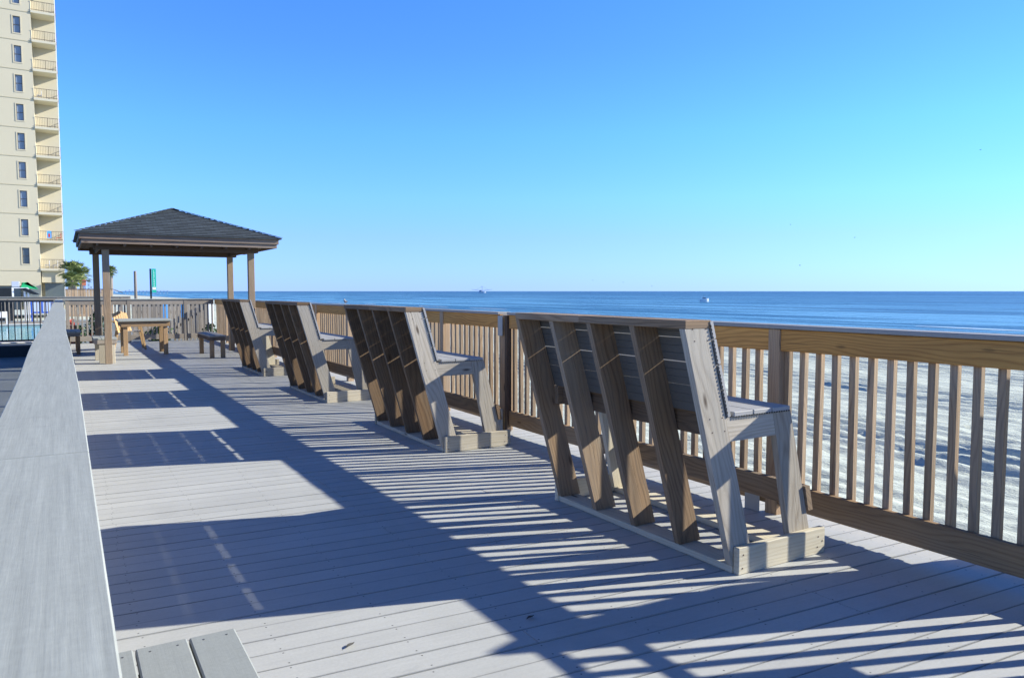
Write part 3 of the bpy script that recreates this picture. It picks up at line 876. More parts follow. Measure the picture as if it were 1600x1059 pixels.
# wooden chair behind the table
ch = thing('garden_chair', (1.15, 18.3, 0), 'orange brown slatted garden chair standing behind the table', 'chair')
M['orange'] = wood('oiled_chair_wood', (.58, .38, .18), (.36, .20, .08), .15, knots=False)
m = MB()
for k in range(6):
    xk, yk = .93 + k * .050, 17.95 + k * .062
    m.beam((xk + .10, yk - .05, .38), (xk, yk, .84 - .02 * abs(k - 2.5)), .016, .07, (.6, .75, 0))
m.build('backrest', M['orange'], ch)
m = MB()
for k in range(6): m.box((1.02 + k * .078, 18.02, .385), (1.02 + k * .078 + .07, 18.52, .405), 1)
m.build('seat', M['cap_dark'], ch)
for yv in (18.0, 18.53):
    MB().beam((.93, yv, .0), (1.04, yv, .5), .035, .035, (0, 1, 0)).build('leg', M['orange'], ch)
    MB().beam((1.54, yv, .0), (1.44, yv, .60), .04, .05, (0, 1, 0)).build('leg', M['orange'], ch)
    MB().beam((.93, yv, .60), (1.50, yv, .62), .07, .025, (0, 0, 1)).build('armrest', M['orange'], ch)

# ================================================================ beyond the far railing
M['black_metal'] = plain('black_painted_steel', (.02, .025, .03), .45, .2)
mf = thing('metal_fence', (-3, 18.6, .14), 'black metal picket fence in front of the swimming pool', 'fence')
FY = 18.6
for z in (.22, 1.04):
    MB().box((-6.5, FY - .02, z), (-.14, FY + .02, z + .035), 0, 0).build('rail', M['black_metal'], mf)
MB().box((-6.5, FY - .04, -.099), (-.15, FY - .0395 + .035, .12), 0, 0).build('kerb', M['black_metal'], mf) if False else None
x = -6.45; k = 0
while x < -.2:
    MB().box((x, FY - .009, .256), (x + .018, FY + .009, 1.039), 2, 0).build('picket', M['black_metal'], mf)
    if k % 14 == 0: MB().box((x + .05, FY - .02, .14), (x + .09, FY + .02, 1.10), 2, 0).build('post', M['black_metal'], mf)
    x += .112; k += 1
MB().box((-14, 18.50, -.099), (-.17, 18.555, .137), 0, 0).build('face_shade_strip', M['black_metal'], mf)  # black strip put over the terrace front to carry its shade
M['white'] = plain('white_plastic', (.78, .79, .80), .5, var=.06)
M['blue'] = plain('blue_fabric', (.03, .12, .55), .6)
M['skyblue'] = plain('light_blue_paint', (.10, .36, .72), .6)
def lounger(x, yv, label):
    l = thing('pool_lounger', (x, yv, .14), label, 'lounger', 'loungers behind the swimming pool')
    m = MB(); Z = .14
    for k in range(5): m.box((x + k * .12, yv, Z + .24), (x + k * .12 + .105, yv + .5, Z + .26), 1, 0)
    m.build('bed', M['white'], l)
    m = MB()
    for k in range(5): m.beam((x + k * .12 + .05, yv + .5, Z + .26), (x + k * .12 + .05, yv + .7, Z + .42), .105, .02, (0, -1, .5), 0)
    m.build('backrest', M['white'], l)
    for dx in (0.02, .55):
        for dy in (.05, .42):
            MB().box((x + dx, yv + dy, Z), (x + dx + .035, yv + dy + .035, Z + .24), 2, 0).build('leg', M['white'], l)
lounger(-3.1, 30.12, 'white lounger farther from the handrail of the two behind the pool')
lounger(-2.15, 30.12, 'white lounger behind the pool, the one nearer the left handrail')
bb = thing('notice_board', (-.64, 33.0, .14), 'blue framed board with pale blue and white panels behind the pool railing', 'board')
m = MB()
for z in (.44, .86): m.box((-.98, 33.0, z), (-.26, 33.04, z + .06), 0, 0)
for x in (-.98, -.65, -.32): m.box((x, 33.0, .501), (x + .06, 33.04, .859), 2, 0)
m.build('frame', M['blue'], bb)
m = MB(); m.box((-.919, 33.01, .505), (-.651, 33.03, .855), 0, 0); m.box((-.589, 33.01, .505), (-.321, 33.03, .855), 0, 0)
m.build('panel', plain('pale_blue_panel', (.55, .66, .85), .5), bb)
for x in (-.97, -.31): MB().box((x, 33.041, .14), (x + .05, 33.08, .9), 2, 0).build('leg', M['blue'], bb)

for x, lab in ((2.50, 'light blue upright board behind the far railing, left of the pair'), (2.98, 'light blue upright board behind the far railing, right of the pair')):
    o = MB().box((x, 23.6, -.2), (x + .12, 23.66, .96), 2, .004).build('blue_board', M['skyblue'])
    tag(o, lab, 'board', 'light blue boards behind the far railing')
# pickets of stairs dropping to the beach behind the corner
sr = thing('stair_railing', (3.6, 22.5, 0), 'grey stair railing whose pickets step down behind the far railing corner', 'railing')
for i in range(9):
    zt = .93 - .065 * (8 - i)
    MB().box((2.60 + i * .10, 22.2, -.5), (2.665 + i * .10, 22.235, zt), 2).build('picket', M['greywood'], sr)
MB().beam((2.6, 22.26, .22), (3.45, 22.26, .80), .04, .06, (0, 0, 1)).build('stair_handrail', M['greywood'], sr)
o = MB().box((3.50, 22.6, -.2), (3.70, 22.63, .92), 2, .004).build('white_panel', M['white']); tag(o, 'bright white upright panel behind the far right deck corner', 'panel')
MB().box((3.51, 22.631, -.1), (3.69, 22.66, -.02), 0, 0).build('panel_foot', M['white'], o)

pf = thing('plank_fence', (2.2, 24.4, 0), 'low solid fence of upright grey planks behind the far railing', 'fence')
m = MB(); k = 1.75
while k < 3.9: m.box((k, 24.4, -.5), (k + .125, 24.425, .90 + random.uniform(-.01, .01)), 2, .002); k += .131
m.build('planks', M['greywood'], pf)
MB().box((1.75, 24.426, .60), (3.9, 24.46, .69), 0).build('fence_rail', M['greywood'], pf)
# leafy plants
def leaf_mat(name, a, b):
    t = NT(name); u, v, tone, t2 = t.grainvec()
    t.link(t.mix(tone, a, b), t.b.inputs['Base Color']); t.b.inputs['Roughness'].default_value = .55
    return t.m
M['leaf'] = leaf_mat('shrub_leaf', (.03, .07, .02), (.10, .17, .05))
M['palm'] = leaf_mat('palm_leaf', (.07, .11, .025), (.28, .32, .10))
M['red'] = plain('red_flower', (.55, .06, .04), .6)
def shrub(x, yv, z, w, h, n, label, seed):
    random.seed(seed)
    s = thing('shrub', (x, yv, z), label, 'shrub', 'shrubs beyond the far railing')
    m = MB()
    for i in range(n):
        a = random.uniform(0, 6.28); rr = random.random() ** .6; zz = random.random()
        sh = math.sin(math.pi * (zz * .85 + .1))
        c = Vector((x + math.cos(a) * rr * w * sh * .5, yv + math.sin(a) * rr * w * sh * .5, z + .1 * h + zz * h * .9))
        d = Vector((random.uniform(-1, 1), random.uniform(-1, 1), random.uniform(-.5, 1))).normalized()
        e = d.cross(Vector((random.random(), random.random(), random.random()))).normalized()
        L = random.uniform(.05, .1)
        m.poly([c, c + d * L * .5 + e * L * .3, c + d * L, c + d * L * .5 - e * L * .3], random.random())
    m.build('foliage', M['leaf'], s)
    m = MB()
    for k in range(3): m.tube([(x + random.uniform(-.03, .03), yv, z), (x + random.uniform(-.2, .2) * w, yv, z + h * .8)], [.02, .006], 6)
    m.build('stem', M['greywood'], s)
shrub(.75, 21.7, -.15, .55, .85, 700, 'dark green shrub behind the railing left of the gazebo post', 3)
shrub(.30, 22.3, -.15, .6, .5, 500, 'low green shrub behind the railing beside the red pots', 4)
shrub(2.2, 22.0, -.15, .9, .45, 700, 'low dark shrub behind the far railing, seen under the table', 5)
shrub(3.45, 21.7, -.4, .6, .75, 500, 'dark shrub behind the far railing by the stepped pickets', 6)
for x, yv, r, lab in ((.20, 21.3, .085, 'larger red clay pot behind the railing by the end of the left handrail'), (.62, 21.3, .07, 'smaller red pot among shrubs behind the railing')):
    z0 = .001 if yv < 20.7 else -.1
    zz = .48 if x < .4 else .12
    p_ = thing('flower_pot', (x, yv, z0), lab, 'pot', 'red pots near the far railing')
    MB().tube([(x, yv, z0), (x, yv, z0 + zz), (x, yv, z0 + zz + .01), (x, yv, z0 + zz + .05)], [r * .6, r * .9, r, r], 14).build('pot', plain('terracotta', (.42, .12, .07), .7), p_)
    m = MB(); random.seed(9)
    for i in range(60):
        c = Vector((x + random.gauss(0, r * .5), yv + random.gauss(0, r * .5), z0 + zz + .05 + random.random() * .12))
        m.poly([c, c + Vector((.02, 0, .02)), c + Vector((0, .02, .035)), c + Vector((-.02, 0, .02))])
    m.build('flowers', M['red'], p_)['kind'] = 'stuff'

def leaf(x, yv, a, L, label, col):
    m = MB(); n = 7; top = []; bot = []
    for i in range(n + 1):
        f = i / n; w = L * .22 * math.sin(math.pi * f) ; z = .002 + .010 * math.sin(math.pi * f) * .6 + .006 * abs(f - .5)
        cx, cy = x + math.cos(a) * L * f, yv + math.sin(a) * L * f
        top.append(m.bm.verts.new((cx - math.sin(a) * w, cy + math.cos(a) * w, z))); bot.append(m.bm.verts.new((cx + math.sin(a) * w, cy - math.cos(a) * w, z + .003)))
    for i in range(n): m.bm.faces.new((top[i], bot[i], bot[i + 1], top[i + 1]))
    o = m.build('fallen_leaf', plain('dry_leaf', col, .8)); tag(o, label, 'leaf')
leaf(1.49, 2.37, .3, .045, 'small dark fallen leaf on the shaded deck boards near the bottom', (.03, .025, .02))
leaf(.82, 2.50, .6, .05, 'small curled grey brown leaf on the sunlit deck beside the low grey bench', (.16, .15, .12))
# ---- gull perched on the handrail
def gull(x, yv, z, label):
    g = thing('gull', (x, yv, z), label, 'bird')
    m = MB()
    m.tube([(x, yv - .10, z + .055), (x, yv - .06, z + .075), (x, yv, z + .085), (x, yv + .05, z + .095), (x, yv + .075, z + .12), (x, yv + .085, z + .145), (x, yv + .10, z + .15), (x, yv + .115, z + .145)],
           [.006, .022, .036, .034, .022, .021, .018, .006], 10)
    m.build('body', plain('gull_feathers', (.42, .40, .37), .8), g, smooth=True)
    m = MB()
    for s in (-1, 1): m.tube([(x + s * .030, yv + .04, z + .10), (x + s * .034, yv - .03, z + .09), (x + s * .012, yv - .15, z + .065)], [.012, .02, .003], 6)
    m.build('wings', plain('gull_grey', (.16, .16, .17), .7), g, smooth=True)
    MB().tube([(x, yv + .112, z + .146), (x, yv + .142, z + .138)], [.006, .001], 6).build('beak', plain('beak', (.6, .35, .05), .5), g)
    for s in (-1, 1): MB().tube([(x + s * .012, yv + .01, z + .056), (x + s * .012, yv + .015, z)], .003, 5).build('leg', plain('leg_orange', (.5, .3, .1), .6), g)
    g.scale = (.48, .48, .48)
gl = gull(RX + .05, 10.38, GZ + .023, 'small white and grey gull perched on the railing cap')

# ================================================================ condominium tower
BY = 80.0
rt = Vector((math.sin(R(90.2)), math.cos(R(90.2)), 0)); inn = Vector((-rt.y, rt.x, 0))
if inn.y < 0: inn = -inn
BC = Vector((.32, BY, 0)); GZ0 = -.4
tw = thing('apartment_tower', (BC.x, BC.y, GZ0), 'tall pale yellow condominium tower with corner balconies at the left edge', 'building')
M['stucco'] = plain('yellow_stucco', (.545, .49, .35), .9, var=.10, scale=.5)
M['stucco2'] = plain('pale_slab_paint', (.58, .53, .39), .9, var=.08, scale=.5)
M['glass'] = plain('window_glass', (.20, .26, .33), .45, 0.0, .5, .35, .8)
M['dglass'] = plain('dark_glass', (.10, .12, .12), .15, 0.0, .3, .5, .8)
M['brown_metal'] = plain('brown_railing_paint', (.11, .09, .07), .5)
def bpt(a, d, z): return BC - rt * a + inn * d + Vector((0, 0, z))
def bbox(m, a0, a1, d0, d1, z0, z1):
    vs = [m.bm.verts.new(bpt(a, d, z)) for z in (z0, z1) for a, d in ((a0, d0), (a1, d0), (a1, d1), (a0, d1))]
    for q in ((0, 1, 2, 3), (4, 5, 6, 7), (0, 1, 5, 4), (1, 2, 6, 5), (2, 3, 7, 6), (3, 0, 4, 7)):
        m.bm.faces.new([vs[i] for i in q])
FH = 2.52; F0 = 3.31; NF = 14; BW = 1.82; BD = 1.7; WA0, WA1 = 2.62, 3.16
TOP = F0 + NF * FH
# main wall panels with real window openings
m = MB()
bbox(m, BW, 14, .9, 12, GZ0, TOP)             # core behind the openings
bbox(m, 0.0, BW, BD, 12, GZ0, TOP)            # back wall of balconies
zs = GZ0
for side in ((BW, WA0), (WA1, 14)):
    bbox(m, side[0], side[1], 0, .9, 1.75 if side[0] > 3 else GZ0, TOP)
prev = GZ0 + 1.0
prev = 1.75
for f in range(NF):
    wz = F0 + f * FH + .40
    bbox(m, WA0, WA1, 0, .9, prev, wz); prev = wz + 1.42
bbox(m, WA0, WA1, 0, .9, prev, TOP)
bbox(m, WA0, WA1 , .0, .9, GZ0, 1.0)
m.build('wall', M['stucco'], tw)
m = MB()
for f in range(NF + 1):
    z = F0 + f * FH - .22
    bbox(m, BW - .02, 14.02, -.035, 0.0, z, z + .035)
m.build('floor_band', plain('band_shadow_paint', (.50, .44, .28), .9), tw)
for f in range(NF):
    z = F0 + f * FH
    m = MB(); bbox(m, -.05, BW, -.10, BD, z - .20, z)
    m.build('balcony_slab', M['stucco2'], tw)
    w = MB(); bbox(w, WA0, WA1, .12, .14, z + .40, z + 1.82)
    wo = w.build('window', M['glass'] if f not in (0,) else M['dglass'], tw)
    fr = MB()
    for a0, a1, z0, z1 in ((WA0, WA1, .40, .44), (WA0, WA1, 1.78, 1.82), (WA0, WA1, 1.08, 1.12)): bbox(fr, a0, a1, .08, .12, z + z0, z + z1)
    for a0 in (WA0, WA1 - .04): bbox(fr, a0, a0 + .04, .075, .119, z + .44, z + 1.78)
    fr.build('window_frame', M['brown_metal'], wo)
    su = MB()
    for a0, a1, z0, z1 in ((WA0 - .09, WA1 + .09, .30, .398), (WA0 - .09, WA1 + .09, 1.822, 1.90), (WA0 - .09, WA0 - .002, .399, 1.821), (WA1 + .002, WA1 + .09, .399, 1.821)): bbox(su, a0, a1, -.03, -.001, z + z0, z + z1)
    su.build('window_surround', M['stucco'], wo)
    r = MB()
    for zz in (.08, .80): bbox(r, -.08, BW - .02, -.07, -.04, z + zz, z + zz + .04); bbox(r, -.09, -.06, -.03, BD, z + zz, z + zz + .04)
    k = -.05
    while k < BW: bbox(r, k, k + .018, -.063, -.045, z + .0, z + .8); k += .125
    k = .05
    while k < BD: bbox(r, -.085, -.067, k, k + .018, z + .0, z + .8); k += .125
    for a in (.82,): bbox(r, a, a + .045, -.075, -.035, z, z + .84)
    r.build('balcony_railing', M['brown_metal'], tw)
    d = MB(); bbox(d, .35, 1.15, BD - .03, BD - .001, z + .02, z + 1.9)
m = MB(); bbox(m, -.06, -.0, -.08, .02, GZ0, TOP)
m.build('corner_column', M['white'], tw)
m = MB(); bbox(m, .02, 1.55, BD - .6, BD - .55, .0, 2.0); m.build('ground_window', M['dglass'], tw)
m = MB(); bbox(m, .0, 1.75, .3, BD, 2.05, 3.1); m.build('lower_wall', M['stucco'], tw)
m = MB(); bbox(m, 3.4, 13.9, .5, .55, GZ0, 1.7); m.build('garage_opening', M['dglass'], tw)
for a in (5.2, 7.6): m = MB(); bbox(m, a, a + .5, .05, .48, GZ0, 1.76); m.build('pillar', M['stucco'], tw)
# things on the balconies
def balcony_item(f, a, label, mat, cat='towel', name='hanging_towel'):
    z = F0 + f * FH
    o = thing(name, bpt(a, -.08, z), label, cat)
    m = MB(); bbox(m, a, a + .34, -.095, -.08, z + .22, z + .86); m.build('cloth', mat, o)
    m = MB(); bbox(m, a + .10, a + .24, -.10, -.0955, z + .30, z + .62); m.build('pattern', M['red'], o)
balcony_item(1, .88, 'blue patterned towel hanging on a lower balcony railing of the tower', M['skyblue'])
def bchair(f, a, mat, label):
    z = F0 + f * FH; o = thing('balcony_chair', bpt(a, .4, z), label, 'chair', 'chairs on the tower balconies')
    m = MB(); bbox(m, a, a + .4, .3, .7, z + .3, z + .34); m.build('seat', mat, o)
    m = MB(); bbox(m, a, a + .05, .3, .7, z + .34, z + .75); m.build('backrest', mat, o)
    for q in (a + .01, a + .35):
        for d in (.32, .66): m = MB(); bbox(m, q, q + .03, d, d + .03, z + .002, z + .3); m.build('leg', mat, o)
bchair(1, .12, M['red'], 'red chair on the balcony with the blue towel')
bchair(0, 1.1, M['white'], 'white chair on the lowest tower balcony, left one')
bchair(0, .45, M['white'], 'white chair on the lowest tower balcony, right one')
bchair(6, 1.2, M['white'], 'white chair on an upper balcony seven floors up the tower')

# ---- pool side kiosk with green canopy
kk = thing('pool_kiosk', (-3.6, 44, -.3), 'small white framed kiosk with green canopy and dark sloping roof below the tower', 'kiosk')
M['green'] = plain('green_canvas', (.02, .45, .16), .6)
M['lgrey'] = plain('light_grey_panel', (.45, .50, .58), .6)
KY = 44.0
def KX(px): # place along the facade at depth KY
    d = Vector(((px - 800) / 1170.0, 0)); th = YAW + math.atan((px - 800) / 1170.0)
    return KY * math.tan(th)
kx = [KX(v) for v in (14, 20, 32, 42, 52, 64)]
kz = lambda py: CAM_H + (455 - py) * (KY * .857) / 1170 * 1.0
m = MB(); m.box((kx[1], KY, kz(448.5)), (kx[2], KY + .3, kz(440)), 0, .01); m.build('grey_box', M['lgrey'], kk)
m = MB(); m.prism([(kx[2] + .05, kz(449.5)), (kx[4] + .25, kz(452)), (kx[4] + .1, kz(447)), (kx[4] - .45, kz(442)), (kx[2] + .35, kz(441)), (kx[2] + .12, kz(444))], KY + .05, KY + .5); m.build('canopy', M['green'], kk)
m = MB(); m.box((kx[1], KY + .01, kz(450.5)), (kx[3] + .1, KY + .06, kz(449.3)), 0, 0)
for q in (kx[1], kx[1] + .48, kx[2] + .32): m.box((q, KY + .01, -.3), (q + .08, KY + .06, kz(450.5)), 2, 0)
m.build('frame', M['white'], kk)
m = MB(); m.prism([(kx[3], kz(450)), (kx[5], kz(460)), (kx[5] - .3, kz(460)), (kx[3] - .3, kz(451))], KY - .1, KY + .8); m.build('sloping_roof', M['black_metal'], kk)
m = MB(); m.box((kx[0] - 1.6, KY + 1.2, -.3), (kx[1], KY + 1.25, kz(450)), 0, 0); m.build('dark_side', M['black_metal'], kk)

# ---- palms
def palm(x, yv, z, h, label, cr=1.1, seed=1, fr=34):
    random.seed(seed)
    p_ = thing('palm_tree', (x, yv, z), label, 'palm tree', 'palms beside the tower')
    MB().tube([(x, yv, z), (x + .05, yv, z + h * .5), (x + .1, yv, z + h)], [.17, .14, .12], 10).build('trunk', M['greywood'], p_)
    m = MB(); top = Vector((x + .1, yv, z + h))
    for i in range(fr):
        az = random.uniform(0, 6.28); el = random.uniform(-.9, 1.35)
        d = Vector((math.cos(az) * math.cos(el), math.sin(az) * math.cos(el), math.sin(el)))
        L = cr * random.uniform(.5, .75); hub = top + d * L
        side = d.cross(Vector((0, 0, 1))); side = side.normalized() if side.length > .01 else Vector((1, 0, 0))
        upv = side.cross(d)
        m.tube([top, hub], [.02, .01], 4)
        tone = random.random()
        for k in range(15):
            an = (k - 7) * .2
            dd = (d * math.cos(an) + side * math.sin(an)).normalized()
            r = cr * .62 * random.uniform(.8, 1.1)
            e1 = hub + dd * r * .6 + upv * .02; e2 = hub + dd * r + Vector((0, 0, -.25 * r * random.random()))
            n = dd.cross(upv).normalized() * .035 * cr
            m.poly([hub, e1 - n, e2, e1 + n], min(1, max(0, tone + random.uniform(-.25, .25))))
    m.build('crown', M['palm'], p_)
def PX(px, Y):
    return Y * math.tan(YAW + math.atan((px - 800) / 1170.0 * math.cos(PITCH) * 1.0))
for i, (px, Y, pyt, cr, lab) in enumerate(((108, 74, 422, .85, 'palm tree with broad crown touching the right edge of the tower'),
        (117, 78, 424, .95, 'middle palm tree of the clump right of the tower'),
        (126, 72, 429, .8, 'shorter palm tree on the right side of the clump beside the tower'),
        (111, 69, 436, .7, 'short palm tree low in front of the clump beside the tower'),
        (172, 60, 421, .42, 'lone palm tree half hidden behind the front left gazebo post'))):
    zt = CAM_H + (455 - pyt) * Y * .857 / 1170
    palm(PX(px, Y), Y, -.6, zt + .6 - .1, lab, cr, 30 + i, 44)

# ---- small buildings, walkway and poles along the shore behind
hut = thing('beach_hut', (PX(133, 70), 70, -.5), 'small brick red hut on dark posts right of the palms', 'hut')
hx0, hx1 = PX(128.5, 70), PX(135, 70)
zf = lambda py, Y: CAM_H + (455 - py) * Y * .857 / 1170
MB().box((hx0, 70, zf(446, 70)), (hx1, 71, zf(439, 70)), 0, 0).build('wall', plain('brick_red', (.45, .15, .09), .85), hut)
m = MB(); m.prism([(hx0 - .1, zf(439, 70)), (hx1 + .1, zf(439, 70)), ((hx0 + hx1) / 2, zf(436, 70))], 69.9, 71.1); m.build('roof', plain('hut_roof', (.30, .11, .08), .85), hut)
for q in (hx0 + .05, hx1 - .12): MB().box((q, 70.2, -.6), (q + .07, 70.3, zf(446, 70)), 2, 0).build('post', M['darkwood'], hut)
wk = thing('boardwalk', (PX(140, 50), 50, -.6), 'brown wooden boardwalk with railing crossing behind the far fence', 'boardwalk')
x0, x1, x2 = PX(102, 50), PX(176, 50), PX(192, 50)
MB().box((x0, 50, -.2), (x1, 51, -.08), 0, 0).build('walkway', M['post'], wk)
MB().box((x0, 50, zf(452.2, 50)), (x1, 50.1, zf(451.2, 50)), 0, 0).build('rail', M['darkwood'], wk)
MB().prism([(x1, zf(451.2, 50)), (x2, zf(457, 50)), (x2, zf(458, 50)), (x1, zf(452.2, 50))], 50, 50.1).build('rail', M['darkwood'], wk)
m = MB(); q = x0
while q < x1: m.box((q, 50.02, -.08), (q + .13, 50.05, zf(452.2, 50)), 2, 0); q += .15
m.build('boards', M['post'], wk)
o = thing('bare_post', (PX(212, 40), 40, -1), 'bare grey timber pole standing on the beach beyond the railing', 'pole')
MB().tube([(PX(212, 40), 40, -1.0), (PX(212, 40), 40, zf(422.5, 40))], [.08, .065], 10).build('pole', M['greywood'], o)
MB().tube([(PX(212, 40), 40, zf(422.5, 40)), (PX(212, 40), 40, zf(422, 40))], [.07, .03], 10).build('pole_cap', M['greywood'], o)
# green banner sign on a pole: lettering too small to read becomes short pale strokes
gx = PX(239.5, 38)
o = thing('beach_marker', (gx, 38, -1), 'tall green vertical beach marker with pale lettering', 'sign')
MB().box((gx - .13, 38, -1), (gx - .06, 38.08, zf(418, 38)), 2, 0).build('pole', M['black_metal'], o)
sg = MB().box((gx - .05, 37.98, zf(457, 38)), (gx + .13, 38.0, zf(418, 38)), 2, 0).build('sign_panel', plain('sign_green', (.02, .42, .30), .5), o)
m = MB(); random.seed(3)
z = zf(420.5, 38)
while z > zf(446, 38):
    m.box((gx + .015, 37.972, z - .055), (gx + .015 + random.choice((.035, .05, .05)), 37.979, z), 0, 0); z -= .085
m.build('lettering', plain('sign_letters', (.35, .72, .62), .5), sg)
MB().box((gx - .03, 37.970, zf(452.5, 38)), (gx + .11, 37.979, zf(448.3, 38)), 0, 0).build('white_plate', M['white'], sg)

# distant towers and pier on the horizon
M['far'] = plain('far_haze_blue', (.30, .42, .55), .9)  # distance haze is put into this colour and the paler one
M['far2'] = plain('far_haze_pale', (.38, .50, .62), .9)
random.seed(12)
def far_block(px, wpx, top, Y, mat, name, label, cat, grp):
    x0, x1 = PX(px - wpx / 2, Y), PX(px + wpx / 2, Y)
    o = thing(name, ((x0 + x1) / 2, Y, -1.5), label, cat, grp)
    MB().box((x0, Y, -1.5), (x1, Y + (x1 - x0), zf(top, Y)), 2, 0).build('wall', mat, o)
    MB().box((x0 + (x1 - x0) * .3, Y + 1, zf(top, Y)), (x1 - (x1 - x0) * .3, Y + (x1 - x0) * .6, zf(top - .8, Y)), 2, 0).build('roof_plant', mat, o)
    m = MB(); k = 1
    z = zf(top, Y) - 6
    while z > 0: m.box((x0 + (x1 - x0) * .1, Y - .6, z), (x1 - (x1 - x0) * .1, Y - .01, z + 2), 0, 0); z -= 6
    m.build('window_bands', M['glass'], o)
far_block(139, 3.2, 440, 1400, M['far'], 'distant_tower', 'left tower of the hazy blue pair on the horizon beside the hut', 'tower', 'distant towers on the horizon')
far_block(143, 3.4, 444, 1500, M['far2'], 'distant_tower', 'right and lower tower of the hazy blue pair beside the hut', 'tower', 'distant towers on the horizon')
far_block(176, 2.5, 450.5, 1500, M['far2'], 'distant_tower', 'low hazy block on the horizon right of the gazebo post', 'tower', 'distant towers on the horizon')
far_block(182, 4.5, 452, 1600, M['far2'], 'distant_tower', 'wide low hazy block on the horizon right of the gazebo post', 'tower', 'distant towers on the horizon')
pr = thing('distant_pier', (PX(225, 900), 900, -1.9), 'faint fishing pier with lamp masts along the distant horizon', 'pier')
q0, q1 = PX(196, 900), PX(265, 900)
MB().box((q0, 900, zf(454.4, 900)), (q1, 905, zf(453.7, 900)), 0, 0).build('pier_deck', M['far'], pr)
k = q0
while k < q1:
    MB().box((k, 901, -1.9), (k + .5, 902, zf(454.3, 900)), 2, 0).build('pile', M['far'], pr); k += 3.4
random.seed(21)
for px in (202, 207, 211, 219, 231, 248, 253, 258):
    x = PX(px, 900); MB().box((x, 902, zf(453.7, 900)), (x + .35, 902.4, zf(453.7 - random.uniform(1.5, 4), 900)), 2, 0).build('mast', M['far2'], pr)
MB().box((PX(203, 900), 901, zf(453.7, 900)), (PX(209, 900), 904, zf(452.2, 900)), 0, 0).build('pier_house', M['far2'], pr)

# ================================================================ boats
def at_sea(px, D):
    a = YAW + math.atan((px - 800) / 1170.0); dep = D
    # D is distance along view axis
    r = (px - 800) / 1170.0 * D
    return Vector((r * math.cos(YAW) + D * math.sin(YAW), -r * math.sin(YAW) + D * math.cos(YAW), -1.9))
M['hull'] = plain('white_hull', (.70, .74, .78), .5); M['rig'] = plain('dark_rigging', (.10, .12, .15), .6)
RV = Vector((math.cos(YAW), -math.sin(YAW), 0)); FV = Vector((math.sin(YAW), math.cos(YAW), 0))
def hullmesh(c, L, B, H, mat, parent, keel=-.4):
    m = MB(); rings = []
    for i in range(9):
        f = i / 8; w = B / 2 * math.sin(min(1, .28 + f * 1.0) * math.pi / 2) * (1 if f < .6 else math.cos((f - .6) / .4 * math.pi / 2) * .96 + .04)
        sh = H * (1 + .45 * max(0, f - .4) ** 1.5 * 2)
        p = c + RV * (f - .5) * L
        rings.append([m.bm.verts.new(p + FV * (s_ * w * k_) + Vector((0, 0, zz))) for s_, k_, zz in ((-1, 1, sh), (-1, .8, keel), (1, .8, keel), (1, 1, sh))])
    for a, b in zip(rings, rings[1:]):
        for k in range(4): m.bm.faces.new((a[k], a[(k + 1) % 4], b[(k + 1) % 4], b[k]))
    m.bm.faces.new(rings[0]); m.bm.faces.new(rings[-1])
    return m.build('hull', mat, parent)
def obox(m, c, L, B, z0, z1):
    vs = [m.bm.verts.new(c + RV * a + FV * b + Vector((0, 0, z))) for z in (z0, z1) for a, b in ((-L / 2, -B / 2), (L / 2, -B / 2), (L / 2, B / 2), (-L / 2, B / 2))]
    for q in ((0, 1, 2, 3), (4, 5, 6, 7), (0, 1, 5, 4), (1, 2, 6, 5), (2, 3, 7, 6), (3, 0, 4, 7)): m.bm.faces.new([vs[i] for i in q])
c = at_sea(753, 1400)
bt_ = thing('shrimp_boat', c, 'shrimp trawler with both outriggers spread on the horizon', 'boat')
hullmesh(c, 15, 5, 2.0, M['hull'], bt_)
m = MB(); obox(m, c - RV * 2.5, 4.5, 3.5, 2.0, 5.2); m.build('wheelhouse', M['lgrey'], bt_)
m = MB(); obox(m, c - RV * 2.5, 4.0, 3.6, 3.8, 4.5); m.build('cabin_window', M['rig'], bt_)
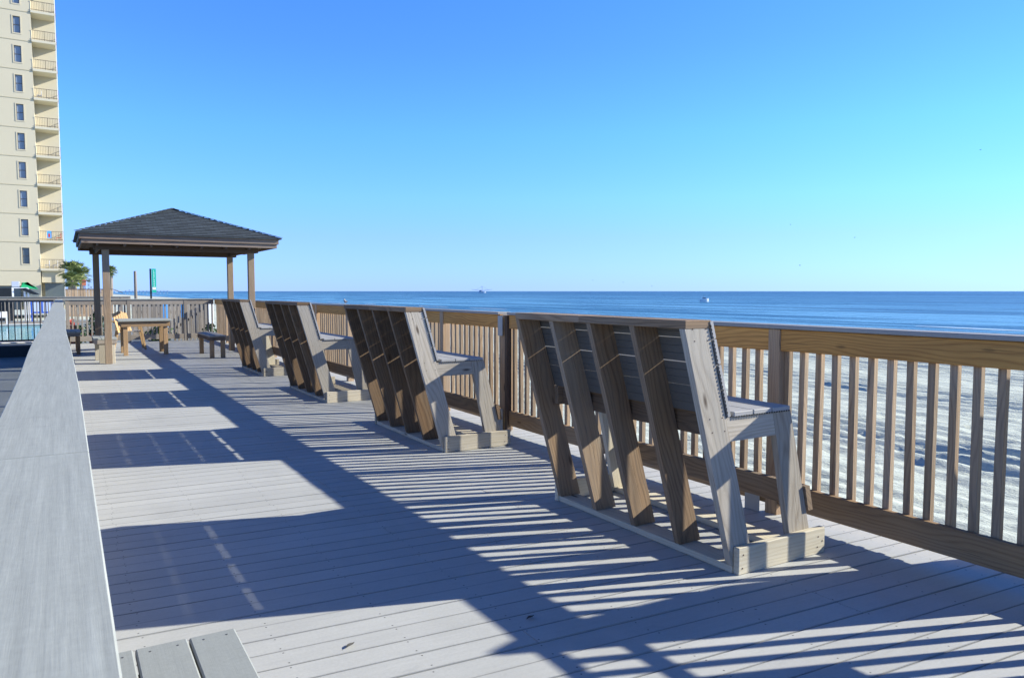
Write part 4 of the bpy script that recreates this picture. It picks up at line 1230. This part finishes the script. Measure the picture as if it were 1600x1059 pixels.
m = MB(); m.tube([c + RV * .8 + Vector((0, 0, 2)), c + RV * .3 + Vector((0, 0, 13.5))], [.35, .2], 6); m.build('mast', M['rig'], bt_)
for s in (-1, 1):
    m = MB(); m.tube([c + RV * s * 1.5 + Vector((0, 0, 4.2)), c + RV * s * 19 + Vector((0, 0, 6.6))], [.32, .22], 6)
    m.tube([c + RV * .3 + Vector((0, 0, 12)), c + RV * s * 12 + Vector((0, 0, 5.8))], .10, 4); m.build('outrigger', M['rig'], bt_)
c = at_sea(1100, 225)
b2 = thing('motor_boat', c, 'small white cabin boat on the water right of the trawler', 'boat')
hullmesh(c, 2.7, 1.1, .75, M['hull'], b2, -.2)
m = MB(); obox(m, c - RV * .15, 1.1, .8, .75, 1.45); m.build('cabin', M['white'], b2)
m = MB(); obox(m, c - RV * .15, .95, .82, 1.0, 1.25); m.build('cabin_window', M['rig'], b2)
m = MB(); m.tube([c - RV * .2 + Vector((0, 0, 1.4)), c - RV * .2 + Vector((0, 0, 2.1))], .03, 5); m.build('mast', M['rig'], b2)

# ---- birds in flight
M['bird'] = plain('bird_dark', (.16, .17, .18), .8)
birds = [(1232, 352, 330, 'bird left of the centre of a sparse line above the horizon'), (1332, 372, 260, 'bird flying above and left of the right-hand railing'), (1522, 238, 240, 'highest bird, far right in the blue sky'),
         (926, 438, 320, 'bird low over the horizon nearest the trawler'), (973, 441, 320, 'second low bird right of the trawler'), (1018, 447, 340, 'bird lowest over the water left of the motor boat'), (1248, 415, 220, 'bird above the railing right of the motor boat')]
for px, py, D, lab in birds:
    g = at_sea(px, D); zc = CAM_H + (455 - py) / 1170 * D; g.z = zc
    o = thing('flying_bird', g, lab, 'bird', 'birds in flight')
    m = MB(); s = .4
    m.tube([g - RV * .22 * s * 2, g, g + RV * .25 * s * 2], [.02, .07, .02], 6); m.build('body', M['bird'], o)
    for sd in (-1, 1):
        m = MB(); up = Vector((0, 0, 1))
        m.poly([g + RV * .1, g + FV * sd * .35 + RV * .05 + up * .18, g + FV * sd * .75 - RV * .1 + up * .06, g + FV * sd * .35 - RV * .12 + up * .16, g - RV * .1])
        m.build('wing', M['bird'], o)
